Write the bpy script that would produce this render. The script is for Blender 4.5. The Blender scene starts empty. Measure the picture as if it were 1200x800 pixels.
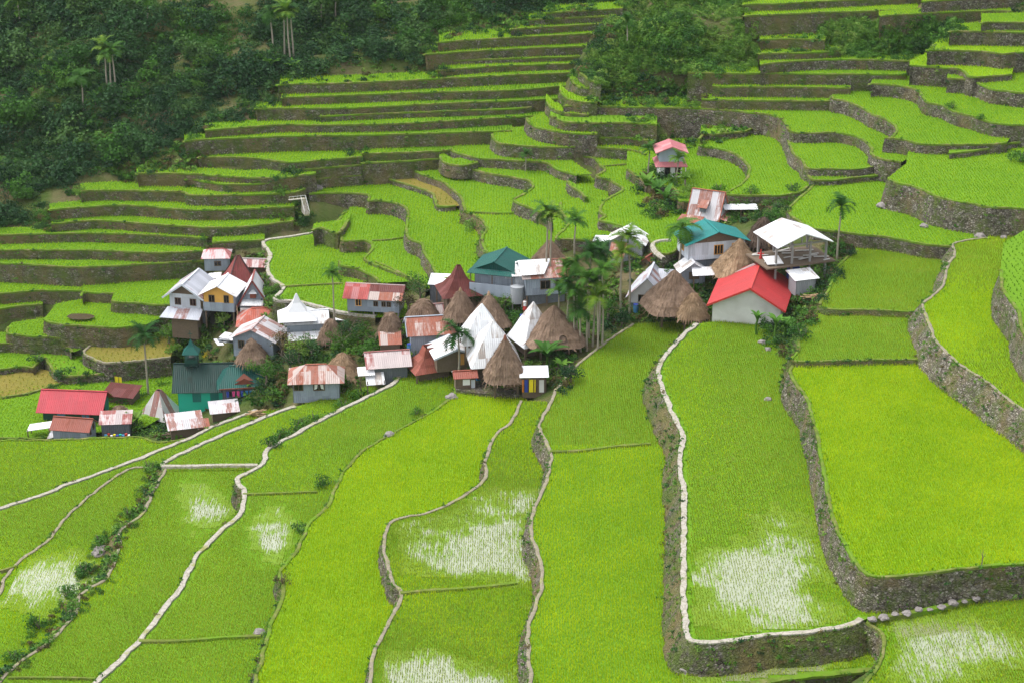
import bpy, bmesh, math, random
import numpy as np
from mathutils import Vector, Matrix, noise as mnoise
from mathutils.bvhtree import BVHTree
random.seed(7); RNG = np.random.default_rng(7)
R = math.radians
scene = bpy.context.scene
COL = scene.collection

# ------------------------------------------------------------------ camera
H, PITCH, FPX = 76.0, R(22.0), 2239.0
CP, SP = math.cos(PITCH), math.sin(PITCH)
cam_d = bpy.data.cameras.new('camera'); cam = bpy.data.objects.new('camera', cam_d); COL.objects.link(cam)
cam.location = (0, 0, H); cam.rotation_euler = (math.pi / 2 - PITCH, 0, 0)
cam_d.sensor_width = 36; cam_d.lens = 36 * FPX / 1200; cam_d.clip_end = 8000; cam_d.clip_start = 1
scene.camera = cam

def unp(px, py, z):
    """the point of height z seen at pixel (px, py) of the 1200 x 800 photograph"""
    a, b = (px - 600) / FPX, (400 - py) / FPX
    dx, dy, dz = a, CP + b * SP, -SP + b * CP
    t = (z - H) / dz
    return Vector((dx * t, dy * t, z))
def ray(px, py):
    a, b = (px - 600) / FPX, (400 - py) / FPX
    return Vector((a, CP + b * SP, -SP + b * CP)).normalized()
def proj(p):
    f = p[1] * CP - (p[2] - H) * SP; u = p[1] * SP + (p[2] - H) * CP
    return 600 + FPX * p[0] / f, 400 - FPX * u / f

# ------------------------------------------------------------------ objects
def tag(o, label=None, cat=None, group=None, kind=None):
    if label: o['label'] = label
    if cat: o['category'] = cat
    if group: o['group'] = group
    if kind: o['kind'] = kind
    return o
def link(name, me, mats=None, parent=None, loc=None):
    o = bpy.data.objects.new(name, me); COL.objects.link(o)
    if mats is not None and not me.materials:
        for m in (mats if isinstance(mats, (list, tuple)) else [mats]): me.materials.append(m)
    if parent: o.parent = parent
    if loc is not None: o.location = loc
    return o
def empty(name, loc, rz=0.0):
    o = bpy.data.objects.new(name, None); COL.objects.link(o)
    o.empty_display_size = .5; o.location = loc; o.rotation_euler = (0, 0, rz); return o

class MB:
    """collects faces, then links them as one mesh object"""
    def __init__(s): s.v, s.f, s.uv, s.mi = [], [], [], []
    def face(s, pts, uv=None, mi=0):
        i = len(s.v); s.v += [tuple(p) for p in pts]; s.f.append(tuple(range(i, i + len(pts))))
        s.uv.append(uv or [(0, 0)] * len(pts)); s.mi.append(mi)
    def box(s, x0, x1, y0, y1, z0, z1, mi=0):
        p = [(x0,y0,z0),(x1,y0,z0),(x1,y1,z0),(x0,y1,z0),(x0,y0,z1),(x1,y0,z1),(x1,y1,z1),(x0,y1,z1)]
        for q in ((0,3,2,1),(4,5,6,7),(0,1,5,4),(1,2,6,5),(2,3,7,6),(3,0,4,7)):
            s.face([p[k] for k in q], [(0,0),(1,0),(1,1),(0,1)], mi)
    def bar(s, a, b, w, t=None, mi=0):
        a, b = Vector(a), Vector(b); t = t or w; d = (b - a)
        if d.length < 1e-6: return
        d.normalize(); up = Vector((0,0,1)) if abs(d.z) < .95 else Vector((1,0,0))
        x = d.cross(up).normalized() * (w / 2); y = x.cross(d).normalized() * (t / 2)
        c = [-x - y, x - y, x + y, -x + y]
        A = [a + k for k in c]; B = [b + k for k in c]
        for i in range(4): s.face([A[i], A[(i+1)%4], B[(i+1)%4], B[i]], mi=mi)
        s.face(A[::-1], mi=mi); s.face(B, mi=mi)
    def tube(s, pts, rads, n=7, mi=0):
        rings = []
        for i, (p, r) in enumerate(zip(pts, rads)):
            p = Vector(p); d = Vector(pts[min(i+1, len(pts)-1)]) - Vector(pts[max(i-1, 0)])
            d.normalize(); up = Vector((1,0,0)) if abs(d.x) < .9 else Vector((0,1,0))
            x = d.cross(up).normalized(); y = d.cross(x)
            rings.append([p + (x * math.cos(2*math.pi*k/n) + y * math.sin(2*math.pi*k/n)) * r for k in range(n)])
        for a, b in zip(rings, rings[1:]):
            for k in range(n): s.face([a[k], a[(k+1)%n], b[(k+1)%n], b[k]], mi=mi)
        s.face(rings[-1], mi=mi)
    def slab(s, quad, th, uvs=None, mi=0):
        """a sheet with thickness below it; quad points anticlockwise seen from above"""
        q = [Vector(p) for p in quad]; n = (q[1] - q[0]).cross(q[-1] - q[0]).normalized() * th
        lo = [p - n for p in q]
        s.face(q, uvs, mi); s.face(lo[::-1], uvs[::-1] if uvs else None, mi)
        k = len(q)
        for i in range(k): s.face([q[i], lo[i], lo[(i+1)%k], q[(i+1)%k]], [uvs[i], uvs[i], uvs[(i+1)%k], uvs[(i+1)%k]] if uvs else None, mi)
    def mesh(s, name, smooth=False, merge=False):
        me = bpy.data.meshes.new(name); me.from_pydata(s.v, [], s.f)
        uv = me.uv_layers.new(name='UVMap')
        flat = [c for f in s.uv for p in f for c in p]
        uv.data.foreach_set('uv', flat)
        me.polygons.foreach_set('material_index', s.mi)
        if smooth: me.polygons.foreach_set('use_smooth', [True] * len(s.f))
        if merge:
            bm = bmesh.new(); bm.from_mesh(me); bmesh.ops.remove_doubles(bm, verts=bm.verts, dist=.0005); bm.to_mesh(me); bm.free()
        me.update(); return me
    def build(s, name, mats, parent=None, loc=None, smooth=False, merge=False):
        return link(name, s.mesh(name, smooth, merge), mats, parent, loc)

# ------------------------------------------------------------------ materials
MATS = {}
class NT:
    def __init__(s, name):
        s.m = bpy.data.materials.new(name); s.m.use_nodes = True; s.t = s.m.node_tree; s.t.nodes.clear()
        s.out = s.n('ShaderNodeOutputMaterial')
    def n(s, typ, **kw):
        nd = s.t.nodes.new(typ)
        for k, v in kw.items():
            if k.startswith('i_'):
                k = k[2:]; nd.inputs[int(k) if k.isdigit() else k.replace('_', ' ')].default_value = v
            else: setattr(nd, k, v)
        return nd
    def l(s, a, b): s.t.links.new(a, b)
    def pos(s): return s.n('ShaderNodeNewGeometry').outputs['Position']
    def noise(s, scale, detail=4, vec=None, rough=.55, dist=0):
        nd = s.n('ShaderNodeTexNoise', i_Scale=scale, i_Detail=detail, i_Roughness=rough, i_Distortion=dist)
        s.l(vec if vec is not None else s.pos(), nd.inputs['Vector']); return nd.outputs['Fac']
    def scaled(s, vec, sc):
        m = s.n('ShaderNodeMapping'); m.inputs['Scale'].default_value = sc; s.l(vec, m.inputs['Vector']); return m.outputs['Vector']
    def ramp(s, fac, stops, interp='LINEAR'):
        r = s.n('ShaderNodeValToRGB'); r.color_ramp.interpolation = interp; e = r.color_ramp.elements
        while len(e) < len(stops): e.new(.5)
        for k, (p, c) in zip(e, stops): k.position = p; k.color = (*c, 1) if len(c) == 3 else c
        s.l(fac, r.inputs['Fac']); return r.outputs['Color']
    def mix(s, fac, a, b, mode='MIX'):
        m = s.n('ShaderNodeMix', data_type='RGBA', blend_type=mode)
        for sock, v in ((m.inputs[0], fac), (m.inputs[6], a), (m.inputs[7], b)):
            if hasattr(v, 'is_linked'): s.l(v, sock)
            elif isinstance(v, (int, float)): sock.default_value = v
            else: sock.default_value = (*v, 1)
        return m.outputs[2]
    def math(s, op, a, b=0.0, clamp=False):
        m = s.n('ShaderNodeMath', operation=op, use_clamp=clamp)
        for sock, v in ((m.inputs[0], a), (m.inputs[1], b)):
            if hasattr(v, 'is_linked'): s.l(v, sock)
            else: sock.default_value = v
        return m.outputs[0]
    def bump(s, h, strength=.5, dist=.1):
        b = s.n('ShaderNodeBump', i_Strength=strength, i_Distance=dist); s.l(h, b.inputs['Height']); return b.outputs['Normal']
    def bsdf(s, col, rough=.8, normal=None, metal=0.0, spec=.3, ior=None, trans=None):
        b = s.n('ShaderNodeBsdfPrincipled')
        for sock, v in ((b.inputs['Base Color'], col), (b.inputs['Roughness'], rough), (b.inputs['Metallic'], metal)):
            if hasattr(v, 'is_linked'): s.l(v, sock)
            elif isinstance(v, (int, float)): sock.default_value = v
            else: sock.default_value = (*v, 1)
        b.inputs['Specular IOR Level'].default_value = spec
        if ior: b.inputs['IOR'].default_value = ior
        if normal is not None: s.l(normal, b.inputs['Normal'])
        sh = b.outputs[0]
        if trans:
            tr = s.n('ShaderNodeBsdfTranslucent')
            if hasattr(col, 'is_linked'): s.l(col, tr.inputs['Color'])
            else: tr.inputs['Color'].default_value = (*col, 1)
            mx = s.n('ShaderNodeMixShader'); mx.inputs[0].default_value = trans
            s.l(sh, mx.inputs[1]); s.l(tr.outputs[0], mx.inputs[2]); sh = mx.outputs[0]
        s.l(sh, s.out.inputs['Surface']); return s.m

def rnd(t): return t.n('ShaderNodeObjectInfo').outputs['Random']

def m_plain(name, col, rough=.8, var=.25, scale=3.0, spec=.3, dirt=None):
    if name in MATS: return MATS[name]
    t = NT(name); a = t.noise(scale, 6); b = t.noise(scale * .25, 3)
    c = t.mix(a, tuple(x * (1 - var) for x in col), tuple(min(1, x * (1 + var)) for x in col))
    if dirt: c = t.mix(t.ramp(b, [(.45, (0,0,0)), (.7, (1,1,1))]), c, dirt)
    MATS[name] = t.bsdf(c, rough, t.bump(a, .25, .03), spec=spec); return MATS[name]

def m_metal(name, col, rust=(.20,.075,.04), amt=.3, rough=.5, panel=.25, streak=True, stripes=False):
    """painted or galvanised corrugated sheets; UV u runs along the eave in metres, v down the slope"""
    if name in MATS: return MATS[name]
    t = NT(name); uv = t.n('ShaderNodeTexCoord').outputs['UV']
    sp = t.n('ShaderNodeSeparateXYZ'); t.l(uv, sp.inputs[0]); u, v = sp.outputs[0], sp.outputs[1]
    wig = t.math('MULTIPLY', t.noise(.8, 2), .3)
    pid = t.n('ShaderNodeCombineXYZ'); t.l(t.math('FLOOR', t.math('DIVIDE', u, .78)), pid.inputs[0]); t.l(t.math('FLOOR', t.math('DIVIDE', t.math('ADD', v, wig), 1.9)), pid.inputs[1])
    wn = t.n('ShaderNodeTexWhiteNoise', noise_dimensions='3D')
    oi = t.n('ShaderNodeObjectInfo'); t.l(oi.outputs['Random'], pid.inputs[2]); t.l(pid.outputs[0], wn.inputs['Vector'])
    pr = wn.outputs['Value']
    base = t.mix(pr, tuple(x * (1 - panel) for x in col), tuple(min(.9, x * (1 + panel * .4)) for x in col))
    sv = t.n('ShaderNodeCombineXYZ'); t.l(t.math('MULTIPLY', u, 3.0), sv.inputs[0]); t.l(t.math('MULTIPLY', v, .55), sv.inputs[1]); t.l(t.math('MULTIPLY', oi.outputs['Random'], 50.0), sv.inputs[2])
    n1 = t.noise(1.3, 6, sv.outputs[0], .65); n2 = t.noise(.9, 4)
    f = t.math('ADD', t.math('MULTIPLY', n1, .6), t.math('ADD', t.math('MULTIPLY', pr, .5 if amt > .25 else .1), t.math('MULTIPLY', n2, .3)))
    th = (1.02 - amt * .6) if amt > .25 else (.95 - amt * .72)
    mask = t.ramp(f, [(max(0, th - .07), (0,0,0)), (min(1, th + .09), (1,1,1))])
    rc = t.mix(t.noise(2.2, 5), tuple(x * .55 for x in rust), tuple(min(1, x * 1.3) for x in rust))
    c = t.mix(mask, base, rc) if amt > 0 else base
    c = t.mix(t.math('MULTIPLY', t.noise(4, 6), .35), c, tuple(x * .6 for x in col)); c = t.mix(t.math('MULTIPLY', t.ramp(t.noise(.7, 5, sv.outputs[0]), [(.45, (0,0,0)), (.75, (1,1,1))]), .4), c, tuple(x * .45 + .03 for x in col))
    wave = t.math('SINE', t.math('MULTIPLY', u, 2 * math.pi / .22))
    rg = t.mix(mask, (rough,) * 3, (.85,) * 3) if amt > 0 else rough
    MATS[name] = t.bsdf(c, rg, t.bump(wave, .35, .05), metal=.0, spec=.22); return MATS[name]

def m_thatch(name, dark, light):
    if name in MATS: return MATS[name]
    t = NT(name); uv = t.n('ShaderNodeTexCoord').outputs['UV']
    s1 = t.noise(1.0, 6, t.scaled(uv, (14, 1.6, 1)), .7); s2 = t.noise(.9, 5); s3 = t.noise(5, 4)
    f = t.math('ADD', t.math('MULTIPLY', s1, .55), t.math('ADD', t.math('MULTIPLY', s2, .35), t.math('MULTIPLY', s3, .2)))
    c = t.ramp(f, [(.3, tuple(x * .45 for x in dark)), (.5, dark), (.75, light)])
    MATS[name] = t.bsdf(c, .95, t.bump(s1, .9, .12), spec=.1); return MATS[name]

def m_stone(name, moss=.5, tone=1.0, dry=.3, scale=2.3):
    t = NT(name); p = t.pos()
    ws = t.n('ShaderNodeTexNoise', i_Scale=1.4, i_Detail=3); t.l(p, ws.inputs['Vector'])
    wv = t.n('ShaderNodeMix', data_type='VECTOR'); wv.inputs[0].default_value = .13; t.l(p, wv.inputs[4]); t.l(ws.outputs['Color'], wv.inputs[5])
    q = t.scaled(wv.outputs[1], (1, 1, 1.35))
    v = t.n('ShaderNodeTexVoronoi', feature='F1', i_Scale=scale); t.l(q, v.inputs['Vector'])
    e = t.n('ShaderNodeTexVoronoi', feature='DISTANCE_TO_EDGE', i_Scale=scale); t.l(q, e.inputs['Vector'])
    sc = t.n('ShaderNodeSeparateColor'); t.l(v.outputs['Color'], sc.inputs[0])
    k = tone
    c = t.ramp(sc.outputs[0], [(0, (.075*k,.062*k,.048*k)), (.45, (.15*k,.13*k,.105*k)), (.8, (.25*k,.225*k,.195*k)), (1, (.42*k,.39*k,.35*k))])
    c = t.mix(t.math('MULTIPLY', t.noise(9, 5), .5), c, (.06*k, .05*k, .035*k))
    v2 = t.n('ShaderNodeTexVoronoi', feature='F1', i_Scale=scale*2.1); t.l(q, v2.inputs['Vector']); s2 = t.n('ShaderNodeSeparateColor'); t.l(v2.outputs['Color'], s2.inputs[0])
    c = t.mix(t.ramp(t.noise(.8, 4), [(.4, (0,0,0)), (.6, (1,1,1))]), c, t.ramp(s2.outputs[0], [(0, (.06*k,.05*k,.036*k)), (.5, (.17*k,.145*k,.115*k)), (1, (.36*k,.33*k,.28*k))]))
    gap = t.math('MULTIPLY', t.ramp(e.outputs['Distance'], [(.0, (.25,.25,.25)), (.10, (1,1,1))]), t.ramp(v2.outputs['Distance'], [(.25, (1,1,1)), (.62, (.45,.45,.45))]))
    c = t.mix(gap, (.03, .026, .017), c)
    mn = t.math('ADD', t.math('MULTIPLY', t.noise(.55, 5, dist=.6), .65), t.math('MULTIPLY', t.noise(3.2, 5), .4))
    gc = t.mix(t.noise(1.3, 3), (.045, .075, .016), (.11, .135, .03))
    c = t.mix(t.ramp(mn, [(.72 - moss * .42, (0,0,0)), (.86 - moss * .36, (1,1,1))]), c, gc)
    dn = t.noise(.33, 5, t.scaled(p, (1, 1, .6)))
    c = t.mix(t.math('MULTIPLY', t.ramp(dn, [(.62 - dry * .25, (0,0,0)), (.78 - dry * .2, (1,1,1))]), .75), c, (.15, .115, .05))
    hb = t.math('ADD', t.math('MULTIPLY', gap, .8), t.noise(6, 5))
    return t.bsdf(c, .92, t.bump(hb, .9, .16), spec=.2)

def m_leaf(name, a, b, c3=None, trans=.25, rough=.55, spread=.5):
    """leaf colours vary from plant to plant, leaf to leaf and place to place"""
    if name in MATS: return MATS[name]
    t = NT(name)
    f = t.math('ADD', t.math('MULTIPLY', rnd(t), spread), t.math('MULTIPLY', t.noise(1.6, 3), 1 - spread))
    stops = [(.25, a), (.6, b)] + ([(.85, c3)] if c3 else [])
    c = t.ramp(f, stops)
    MATS[name] = t.bsdf(c, max(rough, .6), trans=trans, spec=.1); return MATS[name]

def m_rice(name, a, b, tip, scale=.12):
    t = NT(name); p = t.pos()
    f = t.math('ADD', t.math('MULTIPLY', t.noise(scale, 4, rough=.6), .75), t.math('MULTIPLY', rnd(t), .3))
    c = t.mix(t.ramp(f, [(.36, (0,0,0)), (.72, (1,1,1))]), a, b)
    c = t.mix(t.math('MULTIPLY', t.ramp(t.noise(scale * 4.5, 3), [(.55, (0,0,0)), (.75, (1,1,1))]), .45), c, tip)
    MATS[name] = t.bsdf(c, .6, trans=.36, spec=.12); return MATS[name]

def m_field(name, a, b, wet=.0):
    """the mud and standing water a paddy's rice grows in, or grown-over soil"""
    t = NT(name); n = t.noise(.25, 5); n2 = t.noise(3.5, 5)
    c = t.mix(n, a, b); c = t.mix(t.math('MULTIPLY', n2, .5), c, tuple(x * .55 for x in a))
    if wet:
        nb = t.bump(t.noise(2.2, 3), .04, .05)
        MATS[name] = t.bsdf(c, .1, nb, spec=.5, ior=1.33 + .75 * wet)
    else: MATS[name] = t.bsdf(c, .9, t.bump(n2, .6, .2), spec=.1)
    return MATS[name]
# ------------------------------------------------------------------ the materials of this place
m_rice('rice_lime', (.26, .40, .003), (.48, .565, .004), (.50, .55, .012))
m_rice('rice_green', (.20, .29, .018), (.33, .39, .024), (.38, .39, .09))
m_rice('rice_far', (.16, .325, .006), (.35, .49, .008), (.38, .48, .025), scale=.07)
m_rice('rice_dry', (.15, .24, .012), (.36, .30, .05), (.42, .25, .06), scale=.1)
m_rice('grass_green', (.07, .19, .008), (.15, .30, .012), (.20, .28, .03), scale=.15)
def _water():
    t = NT('paddy_water'); p = t.pos(); a = t.n('ShaderNodeAttribute', attribute_name='depth').outputs['Fac']
    rows = t.noise(1.0, 3, t.scaled(p, (6.0, .55, 1)), .6); broad = t.noise(.35, 4)
    f = t.math('SUBTRACT', t.math('ADD', t.math('MULTIPLY', a, .36), t.math('MULTIPLY', broad, .35)), t.math('MULTIPLY', rows, .75))
    mask = t.ramp(t.math('ADD', f, .5), [(.47, (0,0,0)), (.60, (1,1,1))])
    g = t.mix(t.noise(2.0, 4), (.10, .19, .016), (.165, .255, .026)); mud = t.mix(broad, (.17, .20, .09), (.24, .26, .14))
    b1 = t.n('ShaderNodeBsdfPrincipled'); t.l(g, b1.inputs['Base Color']); b1.inputs['Roughness'].default_value = .9; b1.inputs['Specular IOR Level'].default_value = .1
    b2 = t.n('ShaderNodeBsdfPrincipled'); t.l(mud, b2.inputs['Base Color']); b2.inputs['Roughness'].default_value = .08; b2.inputs['IOR'].default_value = 2.7; t.l(t.bump(t.noise(2.2, 3), .04, .05), b2.inputs['Normal'])
    mx = t.n('ShaderNodeMixShader'); t.l(mask, mx.inputs[0]); t.l(b1.outputs[0], mx.inputs[1]); t.l(b2.outputs[0], mx.inputs[2]); t.l(mx.outputs[0], t.out.inputs['Surface']); MATS['paddy_water'] = t.m
_water()
m_field('paddy_green', (.09, .20, .008), (.15, .29, .012))
m_field('paddy_lime', (.13, .27, .006), (.21, .36, .01))
m_field('paddy_dry', (.13, .15, .02), (.27, .18, .05))
m_field('pond_water', (.07, .05, .03), (.09, .07, .04), wet=.5)
ST_FAR = m_stone('stone_far', moss=.72, tone=1.25, dry=.7, scale=2.6)
ST_MID = m_stone('stone_mid', moss=.52, tone=1.2, dry=.5, scale=2.8)
ST_GREY = m_stone('stone_grey', moss=.6, tone=1.4, dry=.42, scale=3.1)
ST_BANK = m_stone('stone_bank', moss=.75, tone=.9, dry=.7, scale=3.0)
def _edge():
    t = NT('mud_edge'); n = t.noise(1.1, 5); n2 = t.noise(.3, 3)
    c = t.ramp(n, [(.3, (.07, .11, .015)), (.55, (.12, .145, .03)), (.75, (.21, .175, .09))])
    c = t.mix(t.ramp(n2, [(.45, (0,0,0)), (.65, (1,1,1))]), c, (.10, .19, .012))
    return t.bsdf(c, .9, t.bump(n, .6, .1), spec=.1)
EDGE = _edge()
def _path(name, a, b, scale=2.5):
    t = NT(name); p = t.pos()
    v = t.n('ShaderNodeTexVoronoi', feature='DISTANCE_TO_EDGE', i_Scale=scale); t.l(p, v.inputs['Vector'])
    n = t.noise(3, 6); c = t.mix(n, a, b)
    c = t.mix(t.math('MULTIPLY', t.ramp(v.outputs['Distance'], [(.0, (1,1,1)), (.08, (0,0,0))]), .6), c, (.13, .12, .07))
    c = t.mix(t.ramp(t.noise(.7, 4), [(.56, (0,0,0)), (.72, (1,1,1))]), c, (.22, .22, .08))
    return t.bsdf(c, .9, t.bump(n, .5, .05), spec=.15)
PATH_W = _path('path_concrete', (.22, .20, .16), (.44, .41, .36), 1.7)
PATH_T = _path('path_stone', (.14, .12, .08), (.30, .265, .20), 2.8)
def _ground():
    t = NT('earth'); n = t.noise(.22, 5); n2 = t.noise(2.6, 6)
    c = t.ramp(n, [(.36, (.05, .09, .014)), (.5, (.085, .105, .03)), (.66, (.15, .115, .065))])
    c = t.mix(t.math('MULTIPLY', n2, .6), c, (.03, .035, .012))
    return t.bsdf(c, .95, t.bump(n2, .8, .3), spec=.1)
EARTH = _ground()
BUSH_D = m_leaf('leaf_dark', (.015, .050, .019), (.038, .10, .027), (.078, .15, .034))
BUSH_M = m_leaf('leaf_mid', (.026, .088, .014), (.062, .165, .02), (.12, .215, .035))
BUSH_L = m_leaf('leaf_light', (.05, .135, .016), (.115, .235, .03), (.20, .275, .06))
BUSH_B = m_leaf('leaf_dry', (.06, .055, .02), (.11, .09, .035), (.17, .13, .05))
PALM = m_leaf('palm_leaf', (.016, .065, .010), (.055, .145, .014), (.15, .225, .018), trans=.25)
BANANA = m_leaf('banana_leaf', (.045, .13, .02), (.10, .24, .03), (.20, .32, .05), trans=.35, rough=.4)
YELLOW_LEAF = m_leaf('flower_yellow', (.25, .22, .02), (.50, .38, .02))
DRY_LEAF = m_leaf('dead_leaf', (.12, .09, .05), (.22, .17, .09))
BARK = m_plain('bark', (.16, .13, .10), .9, .35, 4)
PALM_BARK = m_plain('palm_bark', (.27, .24, .185), .85, .3, 5)
WOOD = m_plain('old_wood', (.13, .095, .065), .85, .4, 5)
WOOD_L = m_plain('pale_wood', (.34, .23, .13), .8, .3, 5)
WOOD_O = m_plain('orange_wood', (.62, .31, .08), .7, .15, 2)
CONC = m_plain('concrete', (.56, .55, .53), .9, .16, 1.6, dirt=(.38, .365, .34))
CONC_D = m_plain('grey_post', (.24, .23, .22), .9, .25, 2)
GLASS = m_plain('dark_opening', (.012, .012, .013), .25, .2, 2, spec=.5)
BLACK = m_plain('shade_black', (.02, .018, .016), .95, .3, 2)  # near black: painted shade in openings and under a floor, also black cloth
WHITE_P = m_plain('white_paint', (.72, .72, .70), .6, .08, 1.5, dirt=(.55, .54, .5))
TEAL_P = m_plain('turquoise_paint', (.02, .43, .29), .6, .12, 1.2)
DGREEN_P = m_plain('dark_green_paint', (.012, .06, .045), .6, .2, 1.2)
TEALD_P = m_plain('teal_paint', (.02, .17, .14), .6, .15, 1.2)
RED_P = m_plain('red_paint', (.42, .035, .03), .5, .12, 2)
BROWN_P = m_plain('brown_trim', (.16, .05, .03), .7, .2, 2)
BLUE_P = m_plain('blue_paint', (.06, .22, .42), .6, .15, 2)
YELLOW_P = m_plain('yellow_cloth', (.75, .62, .02), .7, .1, 2)
MAG_P = m_plain('pink_cloth', (.55, .06, .20), .7, .1, 2)
NAVY_P = m_plain('navy_cloth', (.03, .06, .30), .7, .1, 2)
ORANGE_P = m_plain('orange_cloth', (.6, .2, .03), .7, .1, 2)
SHEET_B = m_metal('sheet_bluegrey', (.31, .36, .42), rust=(.19,.10,.07), amt=.22, panel=.25)
SHEET_G = m_metal('sheet_grey', (.36, .38, .40), amt=.16, panel=.2)
SHEET_D = m_metal('sheet_dark', (.16, .18, .20), amt=.15, panel=.25)
SHEET_W = m_metal('sheet_pale', (.60, .64, .70), rust=(.25,.18,.14), amt=.17, panel=.2)
R_WHITE = m_metal('roof_white', (.74, .75, .77), rust=(.36,.30,.26), amt=.26, panel=.16, rough=.5)
R_WHITEO = m_metal('roof_white_worn', (.74, .75, .77), rust=(.28,.12,.08), amt=.22, panel=.15)
R_GALV = m_metal('roof_galvanised', (.52, .54, .60), rust=(.26,.11,.08), amt=.30, panel=.25)
R_GALVR = m_metal('roof_galvanised_rusty', (.62, .60, .62), rust=(.24,.075,.04), amt=.42, panel=.35)
R_RUST = m_metal('roof_rust', (.58, .47, .43), rust=(.27,.065,.028), amt=.66, panel=.4)
R_PINK = m_metal('roof_pink', (.56, .47, .46), rust=(.27,.06,.05), amt=.42, panel=.35)
R_RED = m_metal('roof_red', (.42, .036, .038), rust=(.35,.05,.04), amt=.25, panel=.12)
R_CRIM = m_metal('roof_crimson', (.42, .045, .06), rust=(.25,.05,.05), amt=.15, panel=.12)
R_DRED = m_metal('roof_darkred', (.145, .035, .032), rust=(.10,.028,.022), amt=.5, panel=.25)
R_ROSE = m_metal('roof_rose', (.46, .15, .165), rust=(.6,.3,.3), amt=.3, panel=.15)
R_BRRED = m_metal('roof_brownred', (.27, .075, .05), rust=(.17,.05,.03), amt=.4, panel=.2)
R_TEAL = m_metal('roof_teal', (.006, .175, .165), rust=(.01,.15,.15), amt=.1, panel=.1)
R_GREEN = m_metal('roof_green', (.006, .08, .066), rust=(.02,.09,.08), amt=.15, panel=.15)
R_DGREEN = m_metal('roof_darkgreen', (.006, .038, .031), rust=(.02,.03,.024), amt=.3, panel=.3)
TH_TAN = m_thatch('thatch_tan', (.22, .145, .085), (.46, .33, .215))
TH_BROWN = m_thatch('thatch_brown', (.155, .105, .072), (.36, .255, .185))
TH_DARK = m_thatch('thatch_dark', (.075, .052, .04), (.16, .115, .085))
ROCK = m_plain('boulder', (.20, .18, .17), .9, .4, 2)
SKIN = m_plain('skin', (.28, .15, .09), .6, .1, 3)
HAIR = m_plain('hair', (.01, .009, .008), .6, .1, 3)
# ------------------------------------------------------------------ terraces
TERR = []
def T(z, lip, back, crop, desc, h=2.0, out=None, mat='far', path=None, wet=(), edge=.26, smooth=True):
    TERR.append(dict(z=z, lip=lip, back=back, crop=crop, desc=desc, h=h, out=out, mat=mat, path=path, wet=wet, edge=edge, smooth=smooth))

# ---- foreground strips, falling step by step to the left
T(0, [(741,380),(710,401),(679,425),(655,451),(644,472),(631,501),(644,532),(639,564),(624,600),(621,627),(632,658),(632,695),(617,737),(620,795),(622,850)],
  [(800,376),(824,380),(800,398),(778,430),(780,451),(792,482),(804,509),(802,543),(808,574),(808,606),(808,653),(808,705),(812,742),(824,760),(824,850)],
  'N', 'stone wall under the pale winding path that starts below the palm cluster', h=2.2, out=.9, mat='mid', path='t')
T(2.2, [(815,380),(794,398),(771,430),(773,451),(784,482),(797,509),(794,543),(799,574),(799,606),(798,653),(799,705),(802,742),(813,754),(847,754),(900,746),(930,745),(995,735),(1012,727)],
  [(836,377),(936,376),(952,395),(950,430),(955,480),(975,560),(985,620),(1010,690),(1030,715)],
  'Y2', 'grassy bank and wall below the white path left of the red roofed house', h=2.4, out=1.7, mat='bank', path='w', wet=[(880,690,85,62)])
T(.2, [(800,838),(850,812),(905,800),(960,793),(1000,790),(1026,786)], [(798,780),(812,752),(900,742),(1000,728),(1032,742),(1040,770)],
  'W', 'low bund of the flooded plot at the bottom edge of the view', h=1.0, mat='bank', wet=[(900,800,120,30)], edge=.6)
T(2.3, [(1015,730),(1030,742),(1036,757),(1030,775),(1020,790),(1010,806),(1004,850)], [(1020,716),(1130,690),(1215,668),(1260,660),(1260,850)],
  'W2', 'curved stone wall at the inner corner of the bottom right plot', h=2.3, out=.5, mat='grey', path='g', wet=[(1110,760,70,38)])
T(1.6, [(1158,850),(1168,798),(1182,765),(1200,730),(1222,690)], [(1260,660),(1300,660),(1300,850)], 'W2', 'narrow dirt bund cutting the bottom right corner', h=1.0, mat='bank', path='t')
T(5.0, [(929,424),(925,440),(945,470),(957,515),(965,560),(975,610),(995,650),(1020,676),(1075,674),(1130,667),(1200,661),(1260,655)],
  [(1072,418),(1090,400),(1140,430),(1220,480),(1300,540)],
  'L', 'tall dry stone wall around the large bright plot at right', h=3.0, out=.75, mat='grey', path='g')
T(5.4, [(970,341),(955,368),(937,386),(934,410),(930,424),(1000,423),(1074,422)], [(1000,335),(1090,335),(1112,345),(1100,400),(1105,420)], 'Y2', 'weedy wall edge beside the red roofed house and its banana plants', h=3.6, out=1.2, mat='bank', path='g')
T(5.9, [(1003,294),(985,308),(977,322),(970,341),(962,362),(1020,364),(1076,367)], [(1000,284),(1060,286),(1112,294),(1130,310),(1110,330),(1100,366)], 'Y2', 'low bank below the plot in front of the open pavilion', h=3.2, out=1.0, mat='bank', path='g')
T(7.5, [(1156,279),(1130,282),(1116,288),(1117,298),(1108,315),(1107,328),(1097,343),(1080,358),(1087,378),(1095,400),(1120,425),(1150,445),(1200,483),(1270,535)],
  [(1176,262),(1300,262),(1330,400),(1330,535)], 'Y3', 'high stone wall curving down the right edge under a pale footpath', h=3.2, out=2.0, mat='grey', path='t')
T(10.6, [(1172,318),(1174,340),(1190,362),(1199,392),(1230,440)], [(1176,285),(1200,270),(1260,270),(1300,440)], 'B', 'rocky bank at the right edge behind the footpath', h=4, out=1.0, mat='grey')
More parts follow.
